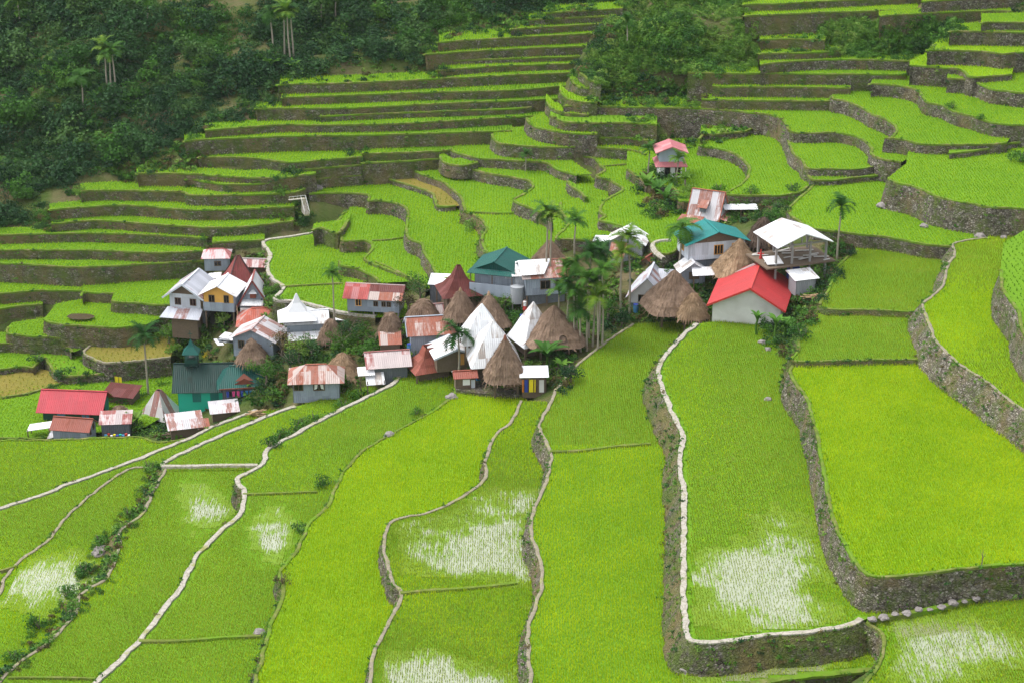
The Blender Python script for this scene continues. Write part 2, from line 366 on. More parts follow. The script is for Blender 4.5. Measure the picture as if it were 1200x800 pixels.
T(7.4, [(953,217),(928,240),(924,250),(945,266),(970,271),(1003,275),(1042,279),(1084,287),(1116,290)], [(952,205),(1000,204),(1050,192),(1070,215),(1150,245),(1165,262),(1150,284)],
  'F', 'wall with weeds behind the lone areca palm near the pavilion', h=2.4, out=.3, mat='mid', path='g')
T(10.6, [(1040,209),(1046,214),(1072,220),(1095,230),(1122,237),(1140,240),(1160,244),(1192,245),(1250,252)], [(1062,192),(1064,178),(1120,172),(1180,170),(1260,168),(1290,200)],
  'F', 'broad high stone wall with tufts and boulders at right', h=3.8, out=1.0, mat='mid')
# ---- right hand terraces
T(8.0, [(938,200),(946,206),(952,212),(970,212),(987,211),(1000,209),(1040,205),(1054,196)], [(944,192),(980,190),(1056,178)], 'F', 'small rubble wall of the thin wedge plot above the pavilion', h=1.2, out=.2, mat='mid')
T(8.8, [(922,164),(925,172),(929,181),(940,189),(946,198),(975,199),(1007,199),(1029,195)], [(930,150),(1000,150),(1024,170),(1036,180)], 'F', 'curved rubble wall of the rounded plot near the top right', h=1.6, out=.5, mat='mid', path='g')
T(10.0, [(660,126),(672,125),(720,126),(760,127),(810,127.5),(860,131),(890,134),(900,135),(915,140),(921,147),(926,155),(950,157),(975,156),(997,159),(1010,164),(1021,174),(1020,181),(1032,187),(1056,191)],
  [(680,110),(760,112),(850,114),(900,116),(963,114),(985,108),(1010,122),(1040,140),(1060,155),(1075,178)], 'F', 'long wall rounding the spur behind the pink roofed tower house', h=3.4, out=.8, mat='mid', path='g')
T(7.3, [(832,163),(822,168),(820,172),(842,175),(860,181),(872,190),(877,200),(872,212),(860,221),(848,228),(870,230),(900,230),(921,229),(938,226),(948,219)], [(832,152),(880,148),(920,170),(940,200),(955,216)], 'F', 'crescent stone wall right of the pink roofed tower house', h=2.6, out=.4, mat='mid', path='g')
T(6.1, [(734,199),(742,204),(752,211),(762,216),(790,222),(796,236),(820,236),(858,233)], [(735,176),(770,165),(830,156),(885,185),(890,215),(870,232)], 'F', 'short wall left of the pink roofed tower house', h=2.2, out=.2, mat='mid')
T(8.0, [(820,164),(826,158),(836,159),(850,157),(872,155),(886,149)], [(822,145),(850,145),(890,140)], 'B', 'low rubble kerb behind the crescent plot', h=1.2, mat='mid', edge=.3)
T(11.7, [(974,113),(976,117),(990,119),(1007,126),(1014,130),(1022,135),(1040,142),(1050,152),(1045,161),(1036,163),(1055,164),(1082,170),(1120,170.5),(1164,170),(1180,168)],
  [(985,104),(1020,98),(1070,95),(1130,130),(1165,145),(1185,160)], 'F', 'bushy wall bending below the second highest bright plot at right', h=2.6, out=.6, mat='mid')
T(11.2, [(1112,181),(1140,178),(1170,173),(1192,168),(1260,166)], [(1112,176),(1160,165),(1260,160)], 'B', 'thin sloping rubble wall at the right edge', h=1.4, mat='mid', edge=.3)
T(13.3, [(1020,101),(1022,99),(1050,101),(1075,107),(1085,120),(1105,125),(1120,132.5),(1140,137.5),(1160,144),(1172,146),(1200,147.5),(1260,150)],
  [(1022,93),(1070,78),(1130,85),(1150,100),(1200,105),(1270,120)], 'F', 'shrub dotted wall under a curving plot at upper right', h=2.8, out=.5, mat='mid')
T(15.1, [(1110,93),(1138,95),(1160,105),(1180,107.5),(1200,110),(1260,112)], [(1110,80),(1190,74),(1260,72)], 'F', 'mossy wall at upper right below a yellowish plot corner', h=2.6, out=.3, mat='mid')
T(15.8, [(1066,78),(1069,77.5),(1100,80),(1125,82.5),(1138,91),(1165,90),(1186,88)], [(1066,72),(1092,59),(1180,62),(1190,70)], 'Y4', 'tall pale stone wall at upper right under a lime tipped plot', h=3.4, out=.3, mat='mid')
T(17.7, [(1086,61),(1092,59.5),(1150,61),(1175,64),(1200,62),(1260,60)], [(1100,46),(1200,40),(1260,40)], 'Y4', 'upper right wall with a yellow strip along its top', h=2.8, out=.2, mat='mid')
T(19.5, [(1112,39),(1117,37.5),(1160,38),(1200,39),(1260,40)], [(1120,28),(1200,24),(1260,24)], 'F', 'grey stone wall high at the right edge', h=2.4, out=.2, mat='mid')
T(20.5, [(1150,29),(1160,27),(1200,27),(1260,26)], [(1150,16),(1260,14)], 'F', 'short wall second from the top at the right edge', h=1.4, mat='mid')
T(20.1, [(1030,20.5),(1036,19.5),(1075,17),(1114,15),(1166,13.5),(1185,14)], 7, 'F', 'dark weathered wall near the top right, right of the bushes', h=2.2, mat='far')
T(21.6, [(1080,3),(1120,0),(1200,-4),(1260,-6)], 20, 'F', 'topmost grey wall in the upper right', h=1.4, mat='mid')
T(20.9, [(870,7.5),(878,6),(920,5),(955,3),(1010,0),(1080,-3)], 14, 'F', 'topmost dark wall right of the bushy knoll', h=1.2)
T(20.0, [(872,20.5),(877,19.5),(940,16.5),(1000,14.5),(1033,13.5),(1076,11.5)], 12, 'F', 'second dark wall from the top right of the bushy knoll', h=1.6)
T(17.3, [(890,49),(898,47),(930,46.5),(967,48)], 10, 'F', 'short dark wall right of the knoll below a grassy gap', h=2.0)
T(16.0, [(888,65),(895,63.5),(934,63),(970,61.5),(985,60)], 9, 'F', 'short wall right of the knoll, lower of a stepped pair', h=1.6)
T(15.2, [(890,77),(904,75),(940,72),(979,70.5),(1040,71.5),(1080,73)], 9, 'F', 'pale stone wall below the shrubs of the upper right slope', h=2.0, mat='mid')
T(13.9, [(806,86),(830,86.5),(850,87),(895,87),(960,87.5),(1020,88),(1062,88.5)], 10, 'F', 'long level wall running out from under the bushy knoll', h=2.2)
T(12.5, [(835,102),(845,102.5),(860,102.6),(920,103),(997,104)], 9, 'F', 'second level wall under the bushy knoll', h=2.0)
T(11.2, [(822,117),(850,118),(910,119),(964,119.5),(976,119)], 9, 'F', 'third level wall under the bushy knoll', h=1.6)
T(9.0, [(645,137),(662,143.5),(700,145),(742,145),(770,147)], 12, 'B', 'weedy wall below the spur, left of the grassy slope', h=2.0)
# ---- the spur's rounded tips
T(12.9, [(678,84),(684,90),(694,96),(705,98)], 10, 'B', 'topmost rounded wall tip of the spur', h=1.6)
T(11.8, [(668,94),(671,98),(677,102),(685,104),(700,104.5)], 9, 'F', 'second rounded wall tip of the spur from its top', h=1.8)
T(10.7, [(656,107),(659,111),(666,117),(681,120.5),(700,121)], 9, 'Y4', 'third rounded wall tip of the spur from its top', h=2.0, path='g')
T(9.3, [(640,120),(642,124),(650,130),(665,134),(690,135)], 10, 'Y4', 'fourth rounded wall tip of the spur from its top', h=2.0, path='g')
T(7.9, [(616,139),(620,145),(632,151),(657,155.5),(680,157.5),(700,158)], [(622,138),(640,130),(660,140),(700,150)], 'F', 'fifth rounded wall tip of the spur, broad and pale', h=2.0, out=.3, path='g', mat='mid')
T(7.1, [(655,163),(660,161.5),(697,162),(735,162.5),(765,166)], 9, 'F', 'straight mossy wall below the spur', h=1.6)
T(6.2, [(576,158),(578,164),(587,169),(605,171),(630,173),(662,173.5),(680,172),(705,174),(742,177),(756,182)], [(590,150),(622,148),(670,155),(740,163),(765,170)], 'F', 'wide boulder wall where the shaded terraces meet the spur', h=2.2, out=.3, mat='grey', path='g')
T(4.6, [(528,174),(530,178),(545,183),(563,186.5),(590,188.5),(615,190),(640,192),(655,200),(676,206)], [(540,166),(580,164),(630,170),(664,173),(672,190),(694,204)], 'F', 'stone wall winding under the areca palm on the green fan', h=1.8, out=.3, mat='mid')
T(4.2, [(515,184),(518,190),(530,194),(546,195),(560,191)], 8, 'F', 'small curved wall at the head of the green fan', h=1.3, mat='mid')
T(3.5, [(545,196),(552,199),(577,205),(602,209),(620,213),(624,220),(615,227),(602,234),(606,239),(625,246),(640,252),(648,258)],
  [(556,194),(600,190),(640,192),(690,205),(712,225),(720,262),(700,275),(670,282),(650,284)], 'F', 'sinuous wall in the middle of the green fan', h=1.8, out=.3, mat='mid', path='g')
T(4.9, [(662,180),(666,181.5),(685,184),(697,187.5),(703,195),(708,200),(699,206),(702,209),(712,211.5),(722,217),(729,223),(712,233),(705,238),(702,248),(708,254),(701,259),(715,262),(729,266),(741,271),(757,277),(765,288),(775,298),(790,296),(800,282)],
  [(664,170),(700,174),(742,176),(772,200),(790,225),(805,240),(808,264)], 'F', 'wriggling wall left of the banana thicket on the green fan', h=1.7, out=.3, mat='mid', path='g')
T(4.6, [(664,213),(668,219),(677,224),(686,232)], [(668,212),(680,219),(689,229)], 'B', 'stub of wall with a shrub, alone in the green fan', h=1.3, out=.2, mat='mid', edge=.2)
T(3.9, [(656,238),(656,246),(660,254),(665,261),(661,268),(650,280),(668,281),(690,283),(720,284)],
  [(664,236),(690,228),(710,240),(712,255),(740,262),(745,280)], 'F', 'bushy wall above the village left of the white roofs', h=2.4, out=.4, mat='mid', path='g')
T(2.2, [(481,196),(486,201),(502,208),(517,213),(527,221),(540,233),(544,248)], [(490,190),(516,184),(550,192),(612,206),(630,225),(610,250)], 'F', 'long leaning wall at the top left of the green fan', h=1.4, out=.3, mat='mid', path='g')
T(2.0, [(542,249),(557,254),(570,267),(564,279),(567,292),(575,300),(590,305),(612,310)], [(546,246),(600,234),(632,240),(660,255),(664,280),(650,300),(630,312)], 'F', 'tall overgrown wall above the green roofed village house', h=2.2, out=1.1, mat='bank', path='g')
T(1.3, [(450,209),(456,211),(477,217),(505,227),(511,241),(523,243),(534,242)], [(470,200),(490,200),(530,220),(545,240)], 'D', 'crumbling wall along the narrow brown plot', h=1.2, out=.2, mat='mid')
T(.7, [(362,228),(385,227),(412,227),(432,230),(431,236),(445,236),(460,238),(472,242),(477,248),(476,262),(475,271),(478,280),(494,287),(496,296),(505,310),(512,323),(526,328),(550,335)],
  [(366,218),(430,214),(455,208),(510,235),(545,245),(572,268),(580,300),(592,320)], 'F3', 'wandering wall with a white cap in the left of the fan', h=1.7, out=.3, mat='mid', path='g')
T(-1.0, [(408,247),(400,252),(396,258),(388,262),(384,270),(398,278),(400,283),(415,283),(429,283),(436,290),(429,300),(428,306),(450,315),(478,326),(500,338)],
  [(412,240),(440,242),(476,240),(482,268),(484,290),(505,305),(520,340)], 'F', 'dark wall with bushes above the path rimmed plot', h=1.6, out=.4, mat='far', path='g')
T(-1.2, [(397,306),(400,312),(420,316),(439,326),(443,332)], [(405,304),(430,302),(460,312),(480,330)], 'F', 'wedge of wall behind the red roofed stilt house', h=1.4, out=.2, mat='far', path='g')
T(-.4, [(366,271),(376,268),(395,274),(404,268),(409,258)], [(368,262),(400,258),(410,246)], 'F', 'low kerb beside the stone stairs', h=1.2, mat='far', edge=.3)
T(-2.4, [(377,266),(372,271),(350,276),(315,281),(307,286),(314,298),(312,313),(316,326),(331,338),(321,349),(324,353),(350,355),(375,361),(402,368),(440,372)],
  [(382,258),(420,262),(440,280),(440,305),(470,330),(480,372)], 'F3', 'wall under the white path that rims the big plot above the village', h=2.2, out=.4, mat='far', path='w')
# ---- the shaded amphitheatre at left, from the top down
L = [
 (20.4,[(640,16),(690,13),(730,11)],9,'topmost shaded wall of the amphitheatre beside the knoll',1.4),
 (19.5,[(620,24),(660,22),(700,20.5),(722,20)],9,'second shaded wall of the amphitheatre from the top',1.4),
 (18.6,[(598,36),(602,35),(650,32),(700,29),(715,28.5)],9,'third shaded wall from the top, ending in ferns at left',1.5),
 (17.6,[(515,51),(519,50),(597,45),(650,42.5),(702,40)],12,'fourth shaded wall from the top with a small red shrub on it',1.8),
 (16.2,[(500,65),(504,64),(587,59),(640,56.5),(692,55)],11,'fifth shaded wall of the amphitheatre from the top',1.8),
 (14.9,[(505,73),(509,72.5),(587,70),(687,67)],8,'thin sixth shaded wall of the amphitheatre from the top',1.2),
 (14.3,[(514,84),(518,83),(590,78),(688,75)],8,'seventh shaded wall, starting right of the rusty scree',1.3),
 (13.4,[(328,101),(334,100),(435,97),(536,92),(600,89),(671,86),(684,84)],10,'long tall shaded wall at the foot of the rusty scree',1.9),
 (12.0,[(330,116),(335,115),(391,113),(502,109),(590,107),(670,101)],10,'long shaded wall, second below the rusty scree',1.6),
 (10.8,[(300,129),(307,128),(401,127.5),(470,124.5),(536,121.5),(655,116.5)],9,'long shaded wall, third below the rusty scree',1.6),
 (9.8,[(375,138),(383,137),(469,133),(587,129),(623,126.5)],7,'thin shaded wall with a short strip of green on top',1.2),
 (9.0,[(240,154),(253,152.5),(331,147),(367,147.5),(462,146),(536,142),(636,136)],9,'weedy long wall just above the tallest wall',1.5),
 (7.9,[(216,168),(221,166),(270,163),(338,160.5),(400,159.5),(435,159),(536,156),(600,154)],9,'tallest and longest shaded wall across the amphitheatre',2.6),
 (5.9,[(424,182),(428,181),(480,179.5),(530,177)],7,'short dark wall below the right end of the tallest wall',1.4),
 (5.6,[(232,187),(240,185),(297,186),(320,189),(344,191),(394,187),(425,184.5)],14,'dark wall below a bright strip under the tallest wall',1.5),
 (4.8,[(424,193),(427,192),(470,190),(522,186)],8,'dark rubble wall at the head of the fan',1.5),
 (4.5,[(340,201),(344,200),(380,197.5),(427,194)],6,'thin dark wall beside a gully, third below the tallest wall',1.0),
 (4.2,[(160,206),(165,204),(219,204.5),(256,207),(287,209),(331,209),(370,204)],9,'low wall under a bright curving strip at left',1.0),
 (3.4,[(217,212),(223,210.5),(256,216),(290,217),(330,214),(346,208)],7,'crescent wall inside the bright curving strip at left',1.6),
 (3.0,[(346,213),(351,212),(401,207.5),(440,204.5),(484,200)],7,'rubble wall descending to the gully with the footbridge',1.8),
 (2.3,[(94,226),(101,224.5),(135,224),(190,225),(216,226),(222,229.5),(270,229.5),(337,227),(358,222)],11,'wall level with the footbridge at left',1.8),
 (.8,[(58,248),(61,246.5),(100,243.5),(135,241.5),(169,242.5),(216,246.5),(270,246.5),(345,243)],9,'wall with a dark hollow, first below the footbridge',1.8),
 (-.7,[(60,263),(73,262),(120,259),(169,263),(253,267.5),(300,265),(344,260)],9,'wall second below the footbridge',1.6),
 (-1.9,[(-40,277),(0,276),(60,274.5),(105,274),(170,276),(243,280)],9,'wall third below the footbridge reaching the left edge',1.7),
 (-1.9,[(249,286),(256,285),(285,283),(310,282)],8,'short wall left of the white rimmed plot',1.6),
 (-3.2,[(-40,294),(0,294),(105,294),(175,297),(220,296),(257,294)],10,'wall with small shrubs, fourth below the footbridge',1.6),
 (-4.5,[(-40,308),(0,309),(87,314),(120,313),(140,312),(190,309),(242,306)],9,'broad shaded wall above the sloping meadow at left',2.6),
]
L = [(-4.5 + (z + 4.5) * .87, lip, dy, d, h) for z, lip, dy, d, h in L]
for z, lip, dy, d, h in L:
    T(z, lip, dy, 'FL', d, h=h, mat='far')
T(-6.9, [(-40,346),(0,345),(45,341.5),(95,341.5)], [(-40,320),(40,326),(100,322),(140,318),(150,338)], 'F', 'wall in the lower left terraces above a dark recess', h=2.0)
T(-6.7, [(96,348),(98,343),(112,344),(134,345)], [(98,330),(140,320),(160,330)], 'F', 'short wall beside a leaning wire in the lower left', h=1.6)
T(-6.6, [(130,353),(136,355),(157,355.5),(189,358.5),(215,356)], [(136,335),(150,322),(190,314),(240,304),(262,318),(240,345)], 'F', 'wall under the sloping meadow left of the pale house', h=1.8)
T(-8.2, [(-40,364),(0,362.5),(25,359),(50,357.5)], [(-40,352),(50,349)], 'F', 'dark wall at the left edge, midway down', h=2.0)
T(-7.9, [(50,375),(58,378),(75,381),(105,383),(140,384),(170,381)], [(58,366),(66,356),(98,350),(130,356),(175,362),(190,372)], 'F', 'wall below the small dark pond', h=1.5)
T(-9.6, [(8,384),(9,392),(30,394),(60,396),(105,398),(118,392)], [(14,378),(54,372),(110,386),(140,390)], 'F', 'low wall of a bright strip below the pond', h=1.0)
T(-10.7, [(-40,403),(0,403),(40,403),(60,404),(78,408),(84,413)], [(-40,390),(10,389),(100,396),(110,404)], 'F', 'stone wall with a pale cap at the left edge', h=1.4, mat='mid', path='g')
T(-10.3, [(159,386),(140,390),(122,397.5),(108,403),(100,409),(98,414),(105,419),(117,424),(130,426),(165,423),(200,419)], [(165,382),(190,380),(205,400)], 'D', 'rounded stone wall holding the brown fallow plot', h=2.4, out=.3, mat='mid', path='t')
T(-11.6, [(38,432),(46,424),(52,420),(56,426),(66,438),(80,441),(100,440),(122,438)], [(44,416),(80,402),(100,410),(125,428)], 'D2', 'wall with a bushy corner below the brown fallow plot', h=1.6, out=.2, mat='mid')
T(-11.8, [(-40,432),(0,433),(22,430),(40,431)], [(-40,402),(60,402),(84,410),(52,420)], 'F', 'low weedy wall at the left edge near the fallow plots', h=1.4, mat='mid')
T(-12.4, [(-40,470),(0,466),(30,462),(63,452),(80,446)], [(-40,430),(40,430),(66,436)], 'D', 'earth bank below the brown plot at the left edge', h=1.6, out=.6, mat='bank')
T(-12.5, [(-40,512),(0,514),(40,514),(60,512)], [(-40,460),(10,458),(60,450),(120,436),(170,428),(215,424),(232,440),(214,474),(170,500)], 'F', 'bank below the sloping meadow behind the crimson roof', h=1.2, mat='bank')
# ---- the strips of the left foreground
T(-1.8, [(609,470),(600,492),(578,513),(568,539),(566,562),(536,585),(499,601),(460,610),(451,624),(450,652),(459,684),(469,696),(453,731),(437,767),(432,800),(428,850)],
  [(640,470),(652,500),(660,530),(655,560),(645,600),(648,700),(640,850)], 'W', 'stone wall with a pale cap in the middle foreground', h=1.7, out=.55, mat='mid', path='t', wet=[(575,632,90,52),(525,798,85,34)])
T(-3.3, [(534,455),(528,466),(499,486),(457,508.6),(420,532),(397,560),(383,592),(360,616),(348,643),(328,670),(330,698),(316,731),(305,772),(297,800),(290,850)],
  [(545,458),(600,462),(618,468),(615,500),(600,530),(590,570),(520,606),(475,625),(470,680),(470,850)], 'L', 'low shrub lined bank left of the brightest foreground strip', h=1.9, out=.7, mat='bank', path='g')
T(-4.9, [(466,441),(457,451),(416,471),(379,490),(328,518),(311,527),(307,541),(302,548),(276,562),(284,578),(281,600),(260,620),(236,644),(220,668),(208,692),(188,716),(164,748),(136,776),(112,798),(80,840)],
  [(472,436),(532,428),(545,440),(530,480),(440,540),(405,575),(370,640),(345,690),(335,730),(320,850)], 'Y2', 'white path bank curving through the left foreground', h=2.0, out=.6, mat='bank', path='w', wet=[(318,636,36,40)])
T(-7.0, [(189,545),(193,553),(186,562),(176,580),(164,604),(140,622),(138,644),(124,676),(92,698),(86,720),(56,752),(16,780),(0,796),(-40,830)],
  [(194,544),(250,545),(302,547),(310,570),(290,600),(280,640),(230,700),(170,790),(140,850)], 'Y2', 'scrubby bank on the left below the white path', h=2.4, out=1.9, mat='bank', path='t', wet=[(235,598,36,48)])
T(-6.92, [(345,476),(332,480),(270,505),(225,525),(192,541),(189,548)], [(350,475),(400,461),(462,443),(400,484),(318,527),(304,550),(191,551)], 'Y2', 'row of pale stones under the strip beside the shrub line', h=.9, mat='mid', path='w', edge=.3)
T(-9.0, [(188,547),(170,547.5),(152,549),(132,560),(96,588),(72,612),(52,636),(24,656),(4,678),(-2,696),(-40,720)],
  [(190,546),(205,560),(190,600),(150,650),(110,700),(60,770),(-40,850)], 'Y2', 'tan path bund at far left running to the left edge', h=1.5, out=.5, mat='bank', path='t', wet=[(62,678,58,26)])
T(-10.2, [(300,480),(270,492),(248,500),(224,512),(200,522),(160,538),(128,550),(100,560),(76,568),(48,580),(0,595),(-40,608)],
  [(332,480),(270,506),(196,540),(160,552),(100,595),(60,640),(10,690),(-40,730)], 'Y2', 'pale path edge below the tin shacks', h=1.4, out=.3, mat='bank', path='w')
T(-11.4, [(262,499),(225,512),(185,518),(166,512),(120,513),(60,515),(0,515.5),(-40,516)], [(262,502),(220,530),(160,555),(60,590),(-40,622)], 'Y2', 'edge below the crimson roofed house', h=1.6, mat='bank', path='g')
#T(-9.9, [(225,524),(262,506),(300,492),(345,478),(400,462)], [(240,520),(300,492),(350,477),(410,462),(402,456)], 'B', 'short green step behind the shrub line', h=1.2, mat='bank', edge=.2)
# reverse: terraces whose lip runs right to left keep the plot behind
from mathutils.geometry import tessellate_polygon
def smooth_px(pts, n=5):
    P = [np.array(p, float) for p in pts]; P = [2*P[0]-P[1]] + P + [2*P[-1]-P[-2]]; out = []
    for i in range(1, len(P) - 2):
        p0, p1, p2, p3 = P[i-1:i+3]
        for k in range(n):
            t = k / n
            out.append(.5*((2*p1)+(-p0+p2)*t+(2*p0-5*p1+4*p2-p3)*t*t+(-p0+3*p1-3*p2+p3)*t**3))
    out.append(P[-2]); return out
def resample(P, step):
    P = np.array(P); d = np.r_[0, np.cumsum(np.linalg.norm(np.diff(P[:, :2], axis=0), axis=1))]
    n = max(2, int(d[-1] / step) + 1); s = np.linspace(0, d[-1], n)
    return np.stack([np.interp(s, d, P[:, k]) for k in range(P.shape[1])], 1), s
def normals2(P):
    t = np.gradient(P[:, :2], axis=0); t /= np.linalg.norm(t, axis=1)[:, None] + 1e-9
    k = np.ones(5) / 5
    t = np.stack([np.convolve(np.pad(t[:, i], 2, 'edge'), k, 'valid') for i in (0, 1)], 1); t /= np.linalg.norm(t, axis=1)[:, None] + 1e-9
    return np.stack([t[:, 1], -t[:, 0]], 1)          # outward: away from the plot
def inside(poly, x, y):
    poly = np.asarray(poly); c = np.zeros(x.shape, bool); j = len(poly) - 1
    for i in range(len(poly)):
        xi, yi, xj, yj = *poly[i], *poly[j]
        m = ((yi > y) != (yj > y)) & (x < (xj - xi) * (y - yi) / (yj - yi + 1e-12) + xi); c ^= m; j = i
    return c
def strip_mesh(name, rows, mats, uvs=None, smooth=False, loc=None, **k):
    """rows: list of (n,3) arrays, skinned row to row"""
    n = len(rows[0]); V = np.concatenate(rows); F = []
    for r in range(len(rows) - 1):
        a = r * n + np.arange(n - 1); F.append(np.stack([a, a + n, a + n + 1, a + 1], 1))
    F = np.concatenate(F); c = V.mean(0) if loc is None else np.array(loc)
    me = bpy.data.meshes.new(name); me.from_pydata((V - c).tolist(), [], F.tolist())
    if smooth: me.polygons.foreach_set('use_smooth', [True] * len(F))
    me.update(); return link(name, me, mats, None, tuple(c)), F

RICE = {'lime': [], 'green': [], 'far': [], 'dry': [], 'grass': []}   # point lists: x y z scale
WEEDS = []                                                            # x y z scale kind
WALLM = {'far': ST_FAR, 'mid': ST_MID, 'grey': ST_GREY, 'bank': ST_BANK}
CROP = {'FL': ('paddy_green', [('far', .62), ('grass', .38)], .36, .8), 'N': ('paddy_green', [('green', .5), ('lime', .5)], .215, .85),   # base material, [(rice kind, share)], spacing m, height scale
 'Y1': ('paddy_green', [('green', .5), ('lime', .5)], .215, .8), 'Y2': ('paddy_green', [('green', .68), ('lime', .32)], .215, .8),
 'Y3': ('paddy_lime', [('green', .35), ('lime', .65)], .22, .85), 'L': ('paddy_lime', [('lime', 1)], .205, .9),
 'W': ('paddy_green', [('green', .6), ('lime', .4)], .19, .85), 'W2': ('paddy_green', [('green', .85), ('lime', .15)], .2, .85),
 'F': ('paddy_green', [('far', 1)], .36, .8), 'F3': ('paddy_green', [('far', 1)], .34, .85), 'Y4': ('paddy_lime', [('lime', .6), ('far', .4)], .36, .8),
 'D': ('paddy_dry', [('dry', 1)], .7, .7), 'D2': ('paddy_green', [('dry', .6), ('grass', .4)], .6, .8), 'B': ('paddy_green', [('grass', 1)], .6, .8)}
POLYS = []
for i, T_ in enumerate(TERR):
    z, lip, back = T_['z'], T_['lip'], T_['back']
    lp = smooth_px(lip) if T_['smooth'] else lip
    if isinstance(back, (int, float)): bk = [(x, y - back) for x, y in lip[::2] + ([lip[-1]] if len(lip) % 2 == 0 else [])]
    else: bk = back
    near = lip[0][1] > 372 or lip[-1][1] > 470
    L3 = np.array([unp(x, y, z) for x, y in lp]); B3 = np.array([unp(x, y, z) for x, y in bk])
    L3, s = resample(L3, .3 if near else .5)
    N = normals2(L3)
    wob = np.array([mnoise.noise((p[0]*.7, p[1]*.7, i*3.1)) for p in L3]) * (.16 if near else .12)
    L3[:, :2] += N * wob[:, None]
    poly = np.concatenate([L3[::2], L3[-1:], B3[::-1]]); T_['poly'] = poly; POLYS.append((z, poly[:, :2]))
    # the plot
    tris = tessellate_polygon([[Vector(p) for p in poly]])
    c = poly.mean(0); me = bpy.data.meshes.new('rice_paddy'); me.from_pydata((poly - c).tolist(), [], [tuple(t) for t in tris]); me.update()
    o = link('rice_paddy', me, MATS[CROP[T_['crop']][0]], None, tuple(c)); tag(o, kind='structure')
    T_['c'] = c
    # the wall
    h = T_['h'] + (1.6 if T_['mat'] == 'far' or z > 9 else .5); out = T_['out'] if T_['out'] is not None else .1 * h
    nr = max(4, int(h / (.3 if near else .45))); rows = []; zz = L3.copy(); zz[:, 2] += .1
    for r in range(nr + 1):
        f = r / nr; row = L3.copy(); row[:, 2] = z + .1 - f * h
        prof = f ** (.85 if T_['mat'] != 'bank' else .8)
        amp = (.13 if near else .12) * (min(1, r) if r else .3)
        d = out * prof + np.array([(mnoise.noise((p[0]*2.3, p[1]*2.3, (z - f*h)*2.3)) + .6*mnoise.noise((p[0]*.6, p[1]*.6, (z - f*h)*.6))) * amp for p in L3])
        row[:, :2] += N * d[:, None]; rows.append(row)
    mid = L3[len(L3)//2]
    wall, F = strip_mesh('stone_wall', rows, WALLM[T_['mat']], loc=(mid[0], mid[1], z - T_['h']))
    tag(wall, T_['desc'], 'stone wall', 'retaining walls of the rice terraces', 'thing')
    T_['rows'] = rows; T_['L3'] = L3; T_['N'] = N; T_['s'] = s
    ln = s[-1]
    # its earth edge
    if T_['edge'] and T_['path'] != 'w':
        w = T_['edge'] * (1 + .4 * np.array([mnoise.noise((p[0]*.5, p[1]*.5, 5.)) for p in L3]))
        tw = .12 + .06 * np.array([mnoise.noise((p[0]*1.5, p[1]*1.5, 9.)) for p in L3])
        er = []
        for (a, dz) in ((.05, .02), (.03, .0), (-.5, .02), (-1, .0), (-1.05, -.2)):
            row = L3.copy(); row[:, :2] += N * (a * w)[:, None] if a < 0 else N * a; row[:, 2] = z + tw + dz if dz > -.1 else z - .05; 
            if a == .05: row[:, 2] = z - .08
            er.append(row)
        e, _ = strip_mesh('earth_edge', er[::-1] if False else er, PATH_T if T_['path'] == 't' else EDGE, loc=tuple(wall.location)); e.parent = wall; e.location = (0, 0, 0)
    if T_['path'] == 'w':
        w = .40 * (1 + .42 * np.array([mnoise.noise((p[0]*.45, p[1]*.45, 2.)) + .7*mnoise.noise((p[0]*2.2, p[1]*2.2, 4.)) for p in L3]))
        er = []
        for a, dz in ((.06, -.1), (.05, .16), (-.5, .17), (-1, .16), (-1.02, -.15)):
            row = L3.copy(); row[:, :2] += N * (a if a > 0 else a * w)[:, None] if not np.isscalar(a if a > 0 else a * w) else N * a; row[:, 2] = z + dz; er.append(row)
        e, _ = strip_mesh('path', er, PATH_W); tag(e, kind='structure')
    # rice
    base, kinds, sp, hs = CROP[T_['crop']]
    x0, y0 = poly[:, :2].min(0); x1, y1 = poly[:, :2].max(0)
    D = math.hypot(c[0], c[1]); 
    gx, gy = np.meshgrid(np.arange(x0, x1, sp), np.arange(y0, y1, sp)); gx, gy = gx.ravel(), gy.ravel()
    gx = gx + RNG.uniform(-.24, .24, gx.shape) * sp; gy = gy + RNG.uniform(-.45, .45, gy.shape) * sp
    m = inside(poly[:, :2], gx, gy); gx, gy = gx[m], gy[m]
    f = gy * CP - (z - H) * SP; u = gy * SP + (z - H) * CP; X, Y = 600 + FPX * gx / f, 400 - FPX * u / f
    m = (X > -110) & (X < 1310) & (Y < 870) & (Y > -30); gx, gy, X, Y = gx[m], gy[m], X[m], Y[m]
    if len(gx):
        dl = np.full(gx.shape, 9.)                      # keep clear of the edge
        for p in L3[::2, :2]: dl = np.minimum(dl, np.hypot(gx - p[0], gy - p[1]))
        m = dl > max(.15, T_['edge'] + .12 if T_['path'] != 'w' else .75); gx, gy, X, Y = gx[m], gy[m], X[m], Y[m]
        sc = hs * RNG.uniform(.75, 1.2, gx.shape) * 1.0
        thin = np.zeros(gx.shape)
        for (ex, ey, rx, ry) in T_['wet']:
            q = np.hypot((X - ex) / rx, (Y - ey) / ry) + .55 * np.array([mnoise.noise((a*.16, b*.16, 3.3)) + .5 * mnoise.noise((a*.6, b*.6, 1.3)) for a, b in zip(gx, gy)])
            thin = np.maximum(thin, np.clip((1.15 - q) / .5, 0, 1))
        keep = RNG.uniform(0, 1, gx.shape) > thin * .2; sc = sc * (1 - .24 * thin)
        r = RNG.uniform(0, 1, gx.shape); nz = np.array([mnoise.noise((a*.05, b*.05, 7.)) for a, b in zip(gx, gy)]) if len(kinds) > 1 else 0
        if T_['crop'] == 'N': r = np.where(Y < 522, .2, .8) + RNG.uniform(-.2, .2, gx.shape)
